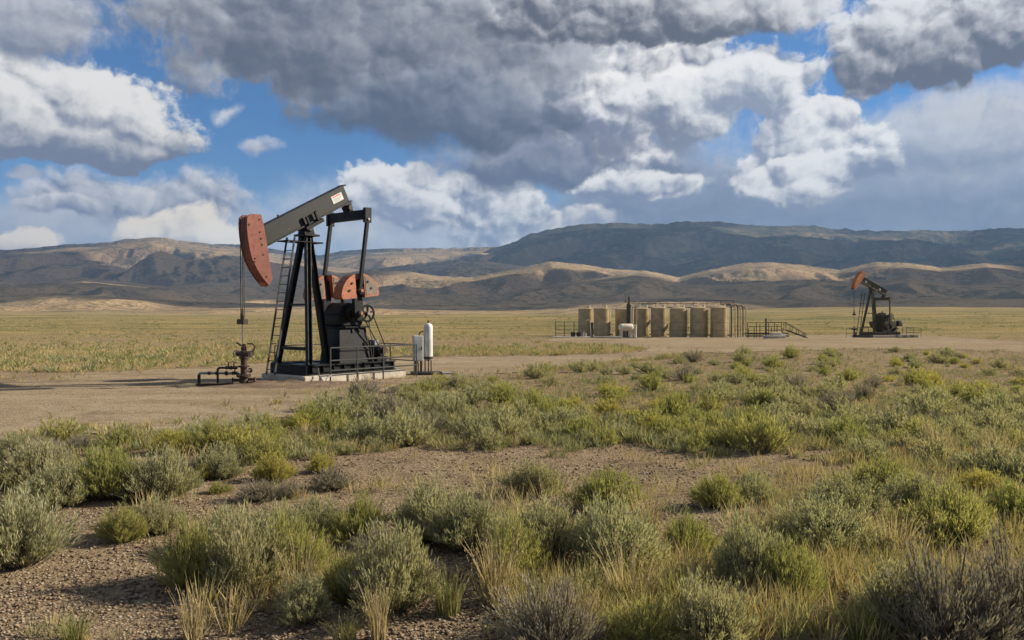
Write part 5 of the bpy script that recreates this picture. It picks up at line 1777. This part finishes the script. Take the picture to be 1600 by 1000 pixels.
PLANTS = [
    # left side, from the gravel pad forward
    ('sage', 30, 716, 85, 40, 'grey-green sagebrush on the gravel edge at the far left margin'),
    ('grey', 122, 703, 46, 28, 'small grey twiggy shrub alone on the gravel edge, left of its twin'),
    ('grey', 190, 692, 52, 32, 'small grey twiggy shrub nearest the bare gravel pad'),
    ('yellow', 268, 706, 75, 40, 'yellow-green rabbitbrush on the gravel edge beside two grey twiggy shrubs'),
    ('green', 332, 702, 76, 46, 'dark green shrub with black shade under it at the gravel edge'),
    ('sage', 380, 696, 78, 46, 'sagebrush touching the dark green shrub at the gravel edge'),
    ('sage', 60, 758, 125, 72, 'broad sagebrush at the back of the left margin cluster'),
    ('grey', 62, 742, 90, 62, 'grey-brown woody shrub inside the left margin cluster'),
    ('sage', 95, 790, 120, 72, 'front sagebrush of the left margin cluster over bare dirt'),
    ('green', 170, 778, 125, 84, 'bright green leafy shrub in the middle of the left margin cluster'),
    ('sage', 256, 778, 110, 84, 'rightmost sagebrush of the left margin cluster'),
    ('sage', 28, 884, 170, 118, 'big round sagebrush cut off by the left margin'),
    ('green', 194, 846, 76, 60, 'small green shrub alone on the dirt beside the big round sagebrush'),
    ('sage', 246, 832, 74, 60, 'pale sagebrush just behind the small lone green shrub'),
    ('yellow', 205, 836, 44, 46, 'small yellow-green tuft shrub behind the lone green shrub'),
    # centre left middle distance
    ('yellow', 314, 750, 44, 30, 'tiny yellow-green shrub in the gap left of the pebbly bare strip'),
    ('sage', 350, 748, 62, 44, 'round little sagebrush in the gap below the gravel edge shrubs'),
    ('yellow', 430, 752, 66, 50, 'yellow-topped rabbitbrush beside dry brown twigs in the gap'),
    ('grey', 408, 782, 64, 38, 'low grey shrub with yellow tips on the bare gap'),
    ('grey', 450, 778, 50, 32, 'low brown twig shrub right of the yellow-topped rabbitbrush'),
    ('green', 342, 772, 34, 22, 'tiny green tuft alone on the bare gap'),
    ('grey', 520, 762, 70, 40, 'brown dried shrub casting a dark shadow on the bare gap'),
    ('yellow', 500, 738, 44, 34, 'yellow-green tuft behind the brown dried shrub'),
    # the big middle cluster
    ('sage', 362, 858, 125, 70, 'back left sagebrush of the big middle cluster'),
    ('sage', 432, 856, 125, 72, 'back centre sagebrush of the big middle cluster'),
    ('sage', 495, 838, 110, 66, 'back right sagebrush of the big middle cluster'),
    ('green', 302, 912, 115, 105, 'green shrub at the left end of the big middle cluster'),
    ('sage', 372, 918, 140, 122, 'dense sagebrush in front of the big middle cluster'),
    ('green', 445, 905, 120, 108, 'green shrub mixed with straw in the big middle cluster'),
    ('straw', 470, 940, 90, 110, 'tall straw grass clump at the right foot of the big middle cluster'),
    ('sage', 478, 968, 92, 74, 'small pale sagebrush in front of the big middle cluster'),
    ('green', 566, 846, 92, 76, 'dark green shrub between the middle cluster and the broad sagebrush'),
    ('sage', 672, 842, 140, 96, 'broad pale sagebrush right of the dark green shrub'),
    ('sage', 735, 858, 120, 92, 'sagebrush behind the straw grass at picture centre'),
    ('sage', 612, 948, 160, 132, 'large light green sagebrush with bare woody roots showing'),
    ('green', 545, 938, 90, 74, 'small green shrub left of the large light green sagebrush'),
    ('grey', 592, 872, 80, 60, 'grey shrub tips behind the large light green sagebrush'),
    # centre right
    ('sage', 834, 772, 92, 56, 'round sagebrush at the left end of the bare strip'),
    ('green', 946, 796, 112, 66, 'round dark green shrub on the front edge of the bare strip'),
    ('green', 1120, 792, 74, 54, 'green shrub among straw at the front of the bare strip'),
    ('sage', 1176, 782, 76, 50, 'sagebrush right behind the green shrub among straw'),
    ('sage', 852, 872, 135, 96, 'sagebrush with straw through it left of the middle grass'),
    ('sage', 955, 886, 165, 112, 'broad sagebrush between two straw grass clumps'),
    ('green', 800, 900, 110, 92, 'green shrub in the shade of the straw grass at picture centre'),
    ('straw', 778, 940, 120, 128, 'tall straw grass clump at picture centre'),
    ('straw', 1008, 842, 110, 100, 'tan grass clump below the round dark green shrub'),
    ('straw', 985, 946, 150, 112, 'wide tan grass clump in the lower middle'),
    ('green', 1075, 866, 90, 66, 'low green shrub right of the tan grass clump'),
    ('sage', 1170, 925, 130, 120, 'tall sagebrush standing over the pebbly hollow'),
    ('green', 1228, 938, 104, 96, 'dark green shrub leaning over the pebbly hollow'),
    ('sage', 1290, 858, 160, 84, 'wide sagebrush with a deep black shadow before it'),
    ('sage', 1325, 802, 130, 62, 'sagebrush behind the wide one with the deep shadow'),
    ('green', 1376, 772, 100, 58, 'green shrub at the right end of the bare strip'),
    ('sage', 1432, 800, 115, 66, 'sagebrush between the bare strip and the right thicket'),
    ('green', 1492, 842, 165, 86, 'broad green shrub in the right thicket'),
    ('yellow', 1538, 768, 70, 44, 'yellow-green rabbitbrush among dry grass at the right margin'),
    ('green', 1594, 818, 110, 72, 'dark green shrub cut off by the right margin'),
    ('straw', 1470, 712, 80, 64, 'pale dry grass clump behind the bare strip, right end'),
    ('straw', 1560, 728, 90, 76, 'tall golden grass clump near the right margin'),
    ('grey', 1478, 1010, 240, 165, 'big grey-mauve stalky sagebrush in the lower right corner'),
    ('grey', 1590, 1000, 230, 175, 'grey stalky sagebrush cut by the lower right corner'),
    ('sage', 1405, 985, 140, 115, 'green-grey sagebrush left of the big grey-mauve stalky one'),
    ('blade', 1338, 1000, 90, 70, 'bright green grass clump in the pebbly hollow'),
    ('grey', 868, 1012, 170, 112, 'grey woody shrub cut by the lower frame edge'),
    ('green', 1010, 1010, 130, 80, 'green leafy shrub on the lower edge beside tan grass'),
    ('sage', 1108, 1012, 150, 110, 'sagebrush with mauve stalks on the lower edge'),
    ('straw', 905, 1000, 100, 110, 'straw grass clump between the two lower edge shrubs'),
    ('straw', 1395, 872, 130, 92, 'dry grass fringe before the broad green shrub'),
    ('straw', 590, 1000, 70, 100, 'thin upright dry stalks on the dirt at the lower edge'),
    ('straw', 300, 1000, 70, 92, 'thin dry stalks before the big middle cluster'),
    ('blade', 115, 1004, 90, 60, 'sparse green grass in the lower left corner'),
    ('blade', 540, 1004, 80, 52, 'sparse green grass below the small pale sagebrush'),
    ('blade', 700, 960, 90, 90, 'green grass clump right of the large light green sagebrush'),
    ('straw', 640, 842, 70, 80, 'thin straw stalks rising behind the dark green shrub'),
    ('straw', 1190, 850, 110, 80, 'dry grass clump before the sagebrush on the bare strip'),
    ('blade', 1060, 952, 110, 84, 'green grass clump between tan grass and tall sagebrush'),
]
for a in PLANTS:
    near_plant(*a)

# the shrub patch between the bare strip and the road: single shrubs
PATCH = [(-300, 708), (0, 700), (150, 690), (330, 676), (480, 652), (560, 622), (640, 607), (740, 592), (840, 582), (960, 569), (1100, 556), (1250, 551), (1400, 549), (1600, 554), (1700, 556), (2050, 560),
         (2050, 790), (1700, 760), (1500, 745), (1420, 726), (1300, 716), (1150, 706), (1000, 703), (850, 704), (720, 700), (600, 708), (480, 718), (330, 740), (300, 700), (0, 712), (-300, 722)]


def screen_scatter(n, px0, px1, py0, py1, seed, power=1.0):
    """n ground points spread about evenly over a stretch of the view, in world coordinates"""
    r = np.random.default_rng(seed)
    px = r.uniform(px0, px1, n)
    py = py0 + (py1 - py0) * r.uniform(0, 1, n) ** power
    dx, dz = (px - 800) / FPX, -(py - 500) / FPX
    dy = math.cos(TH) + dz * math.sin(TH)
    dzz = dz * math.cos(TH) - math.sin(TH)
    z = np.zeros(n)
    for _ in range(10):
        t = np.minimum((z - CAMH) / np.minimum(dzz, -1e-4), 1200)
        z = gz(t * dx, t * dy)
    return np.stack([t * dx, t * dy, z], 1), px, py


def patch_points(n, mind, poly, seed, px0=-60, px1=1660, py0=550, py1=760, power=1.0):
    Q, px, py = screen_scatter(n * 12, px0, px1, py0, py1, seed, power)
    ok = in_poly(px, py, poly)
    got = []
    taken = np.array(PLACED)
    for (x, y, z), a, b in zip(Q[ok], px[ok], py[ok]):
        if len(got) >= n:
            break
        if np.any((taken[:, 0] - x) ** 2 + (taken[:, 1] - y) ** 2 < (mind * taken[:, 2] + 0.3) ** 2):
            continue
        got.append((x, y, z, a, b))
        taken = np.vstack([taken, (x, y, 0.35)])
    return got


LOOK = {'sage': 'grey-green sagebrush', 'green': 'dark green shrub', 'yellow': 'yellow-green rabbitbrush', 'grey': 'grey dried shrub'}
BAND = ('by the bare strip', 'mid-patch', 'along the road')
SPOT = ((330, 'at the gravel pad'), (560, 'below the near pumpjack'), (760, 'below the white cylinder'), (900, 'below the leftmost tanks'), (1030, 'below the separator'),
        (1150, 'below the rightmost tanks'), (1300, 'below the steel stair'), (1440, 'below the far pumpjack'), (9999, 'right of the far pumpjack'))
ORDW = ['first', 'second', 'third', 'fourth', 'fifth', 'sixth', 'seventh', 'eighth', 'ninth', 'tenth', 'eleventh', 'twelfth']
rr = np.random.default_rng(5)
bunch = {}
for (x, y, z, px, py) in patch_points(290, 0.60, PATCH, 3, power=0.85):
    q = float(fbm(np.array(x / 6), np.array(y / 6), 2, 77)) + rr.normal(0, 0.25)
    yel = px > 1380 and py < 620
    kind = 'yellow' if (q > 0.62 or (yel and rr.uniform() < 0.35)) else ('green' if q > 0.15 else ('grey' if q < -0.55 else 'sage'))
    w = rr.choice([0.52, 0.72, 1.0], p=[0.35, 0.40, 0.25]) * (1.1 if py < 600 else 1.0)
    size = 'small' if w < 0.6 else ('middling' if w < 0.85 else 'large')
    w *= rr.uniform(0.92, 1.08)
    h = w * rr.uniform(0.44, 0.62)
    o = bpy.data.objects.new(NAMES[kind][0], FARB[kind][rr.integers(3)])
    COL.objects.link(o)
    o.location = (x, y, z - 0.02)
    o.rotation_euler = (0, 0, rr.uniform(0, 6.28))
    o.scale = (w, w, h / 0.78)
    band = 0 if py > 660 else (1 if py > 600 else 2)
    spot = next(s for lim, s in SPOT if px < lim)
    bunch.setdefault('%s %s %s, %s' % (size, LOOK[kind], BAND[band], spot), []).append((px, o))
for key, lst in bunch.items():
    lst.sort(key=lambda t: t[0])
    for i, (px, o) in enumerate(lst):
        tag(o, key if len(lst) == 1 else '%s, %s from left' % (key, ORDW[i]), 'shrub', 'shrubs of the patch before the road')


# ------------------------------------------------------------------ uncountable cover: merged blades with a tint per tuft
def tufts(name, pts, scales, tints, blades, label, seed, lean=0.5, wide=0.012, hgt=1.0, kind='stuff'):
    """pts (n,3); each a small fan of `blades` triangles"""
    r = np.random.default_rng(seed)
    n = len(pts)
    P = np.repeat(pts, blades, 0)
    S = np.repeat(scales, blades)
    a = r.uniform(0, 2 * np.pi, n * blades)
    b = r.uniform(0, 2 * np.pi, n * blades)
    rad = np.sqrt(r.uniform(0, 1, n * blades))
    base = P + np.stack([np.cos(a), np.sin(a), np.zeros_like(a)], 1) * (rad * 0.22 * S)[:, None]
    ln = r.uniform(0.1, 1.0, n * blades) * lean
    d = np.stack([np.cos(a + r.normal(0, 0.5, len(a))) * ln, np.sin(a) * ln, np.ones_like(a)], 1)
    L = S * hgt * r.uniform(0.45, 1.0, n * blades)
    w = np.stack([np.cos(b), np.sin(b), np.zeros_like(b)], 1) * (wide * S * r.uniform(0.7, 1.4, n * blades))[:, None]
    mid = base + d * (L * 0.5)[:, None]
    v = np.stack([base - w * 0.5, base + w * 0.5, mid + w, base + d * L[:, None], mid - w], 1)
    v = np.stack([base, mid + w, base + d * L[:, None], mid - w], 1).reshape(-1, 3)
    f = np.arange(len(v)).reshape(-1, 4)
    me = fast_mesh(name, v, f)
    at = me.color_attributes.new('tint', 'FLOAT_COLOR', 'POINT')
    t = np.repeat(tints, blades * 4, 0)
    t = np.concatenate([t, np.ones((len(t), 1))], 1)
    at.data.foreach_set('color', t.astype(np.float32).ravel())
    me.materials.append(M['tint'])
    o = bpy.data.objects.new(name, me)
    COL.objects.link(o)
    tag(o, label, 'grass', kind=kind)
    return o


STRAW, GOLD, OLIVE, SAGEC, DARKG = np.array([0.42, 0.335, 0.190]), np.array([0.40, 0.315, 0.140]), np.array([0.235, 0.225, 0.095]), np.array([0.205, 0.220, 0.130]), np.array([0.135, 0.155, 0.070])


def mixcol(q, cols):
    q = np.clip(q, 0, 0.999) * (len(cols) - 1)
    i = q.astype(int)
    f = (q - i)[:, None]
    c = np.array(cols)
    return c[i] * (1 - f) + c[i + 1] * f


# open rangeland behind the pads
for nm, n, py0, py1, sc, blades, seed, label in (('grassland', 60000, 491.5, 582, (0.15, 0.32), 8, 1, 'golden dry grass over the open plain behind the wells'),
                                                 ('sage_cover', 8000, 492, 582, (0.26, 0.62), 18, 2, 'grey-green sage scattered through the grassland behind the wells')):
    P_, px, py = screen_scatter(n, -200, 1800, py0, py1, seed)
    keep = ~on_road(P_[:, 0], P_[:, 1]) & ~in_poly(px, py, PATCH) & (P_[:, 1] > 34) & ~((px > 1100) & (py > 540))
    veg = fbm(P_[:, 0] / 16, P_[:, 1] / 30, 4, 61) + 0.5 * fbm(P_[:, 0] / 3.5, P_[:, 1] / 5, 2, 62)
    r_ = np.random.default_rng(seed + 40)
    near = sstep(150, 45, P_[:, 1])
    if nm == 'sage_cover':
        keep &= veg + 0.35 * (near - 0.4) + r_.normal(0, 0.15, n) > 0.12
    P_, veg, near = P_[keep], veg[keep], near[keep]
    m_ = len(P_)
    grow = 1 + sstep(60, 400, P_[:, 1]) * 1.6
    S_ = r_.uniform(*sc, m_) * grow
    if nm == 'grassland':
        T_ = mixcol(0.34 + 0.45 * veg + r_.normal(0, 0.14, m_), [STRAW * 1.05, STRAW, STRAW * 0.95, GOLD * 0.92, OLIVE * 1.1])
        tufts(nm, P_, S_ * (0.55 + 0.9 * sstep(-0.5, 0.6, veg)), T_, blades, label, seed, 1.0, 0.032, 0.85)
    else:
        T_ = mixcol(0.5 + 0.5 * veg + r_.normal(0, 0.25, m_), [OLIVE * 1.3, OLIVE * 1.2, SAGEC * 1.05, DARKG * 1.4])
        tufts(nm, P_ - [0, 0, 0.03], S_, T_, blades, label, seed, 1.4, 0.045, 0.70)

# grass and small herbs between the shrubs of the patch
P_, px, py = screen_scatter(30000, -260, 2000, 546, 790, 5, 1.1)
keep = in_poly(px, py + 30 * fbm(P_[:, 0] / 1.4, P_[:, 1] / 1.4, 3, 99), PATCH)
keep &= fbm(P_[:, 0] / 1.1, P_[:, 1] / 1.1, 2, 72) > -0.60
P_ = P_[keep]
m_ = len(P_)
veg = fbm(P_[:, 0] / 5, P_[:, 1] / 5, 3, 71)
r_ = np.random.default_rng(6)
tufts('patch_grass', P_, r_.uniform(0.09, 0.27, m_) * (1 + 0.5 * sstep(0, 0.6, veg)), mixcol(0.45 + 0.55 * veg + r_.normal(0, 0.24, m_), [STRAW, STRAW * 0.9, SAGEC * 1.1, OLIVE, SAGEC]), 15, 'low grass and herbs filling the shrub patch', 6, 0.9, 0.030, 0.9)

# loose tufts and litter on the bare ground in front and along the pad edge
P_, px, py = screen_scatter(14000, -300, 2000, 690, 1010, 7)
bare = fbm(P_[:, 0] / 2.2, P_[:, 1] / 2.2, 3, 81) + 0.25 * (px > 760) - 0.28 * in_poly(px, py, [(480, 712), (700, 702), (850, 700), (1000, 700), (1250, 708), (1340, 735), (1260, 765), (1000, 775), (700, 765), (520, 760)]) - 0.35 * (px < 300) * (py > 800)
r_ = np.random.default_rng(8)
keep = bare + r_.normal(0, 0.2, len(P_)) > 0.34
P_ = P_[keep]
m_ = len(P_)
tufts('loose_grass', P_, r_.uniform(0.12, 0.38, m_), mixcol(r_.uniform(0, 1, m_), [STRAW, STRAW, GOLD, OLIVE * 1.3, SAGEC]), 16, 'loose thin grass tufts on the bare dirt', 8, 0.8, 0.014, 1.0)
P_, px, py = screen_scatter(5200, -200, 1680, 528, 700, 9)
r_ = np.random.default_rng(10)
rd = on_road(P_[:, 0], P_[:, 1])
edge = np.zeros(len(P_), bool)
for dx_, dy_ in ((0, 1.6), (0, -1.6), (2.2, 0), (-2.2, 0)):
    edge |= on_road(P_[:, 0] + dx_, P_[:, 1] + dy_) != rd
spot = fbm(P_[:, 0] / 3, P_[:, 1] / 3, 3, 83) > 0.42
keep = (edge & (r_.uniform(size=len(P_)) < 0.75)) | (rd & spot & (r_.uniform(size=len(P_)) < 0.25))
P_ = P_[keep]
m_ = len(P_)
tufts('verge_grass', P_, r_.uniform(0.10, 0.30, m_), mixcol(r_.uniform(0, 1, m_), [STRAW, GOLD, OLIVE, OLIVE, SAGEC]), 14, 'thin grass growing along the gravel edges', 12, 0.9, 0.030, 0.9)


# pebbles and clods
def pebbles(name, n, px0, px1, py0, py1, size, seed, label, mat):
    P_, px, py = screen_scatter(n, px0, px1, py0, py1, seed)
    r = np.random.default_rng(seed + 1)
    n = len(P_)
    o8 = np.array([[1, 0, 0], [0, 1, 0], [-1, 0, 0], [0, -1, 0], [0, 0, 0.8], [0, 0, -0.6]], float)
    f8 = np.array([[0, 1, 4], [1, 2, 4], [2, 3, 4], [3, 0, 4], [1, 0, 5], [2, 1, 5], [3, 2, 5], [0, 3, 5]])
    s = size * r.uniform(0.35, 1.0, n) ** 2 * (0.7 + P_[:, 1] / 18)
    v = o8[None] * r.uniform(0.55, 1.25, (n, 6, 1)) * s[:, None, None] * np.array([1, 1, 0.75])
    a = r.uniform(0, 6.28, n)
    ca, sa = np.cos(a)[:, None], np.sin(a)[:, None]
    v = np.stack([v[:, :, 0] * ca - v[:, :, 1] * sa, v[:, :, 0] * sa + v[:, :, 1] * ca, v[:, :, 2]], -1) + P_[:, None, :] + np.array([0, 0, 0.006])
    f = (f8[None] + 6 * np.arange(n)[:, None, None]).reshape(-1, 3)
    o = mesh_obj(name, v.reshape(-1, 3), f, mat)
    tag(o, label, 'gravel', kind='stuff')


def stone_mat():
    m, g, b = new_mat('field_stone')
    geo = g.new('ShaderNodeNewGeometry')
    k = geo.outputs['Random Per Island']
    c = g.mix(k, (0.16, 0.115, 0.072), (0.34, 0.265, 0.175))
    c = g.mix(g.ss(g.m('FRACT', g.m('MULTIPLY', k, 9.7)), 0.8, 0.85), c, (0.25, 0.22, 0.18))
    g.l.new(c, b.inputs['Base Color'])
    b.inputs['Roughness'].default_value = 0.95
    return m


M['stone'] = stone_mat()
M['clod'] = M['mudsoil']
pebbles('pebbles', 30000, -250, 1850, 680, 1010, 0.022, 21, 'small pebbles and clods on the bare dirt', M['stone'])
pebbles('dirt_clods', 18000, -250, 1850, 690, 1010, 0.026, 27, 'dark dirt clods and litter on the bare dirt', M['clod'])
pebbles('gravel_stones', 9000, -200, 1640, 545, 700, 0.024, 23, 'loose gravel on the pad and road', M['stone'])
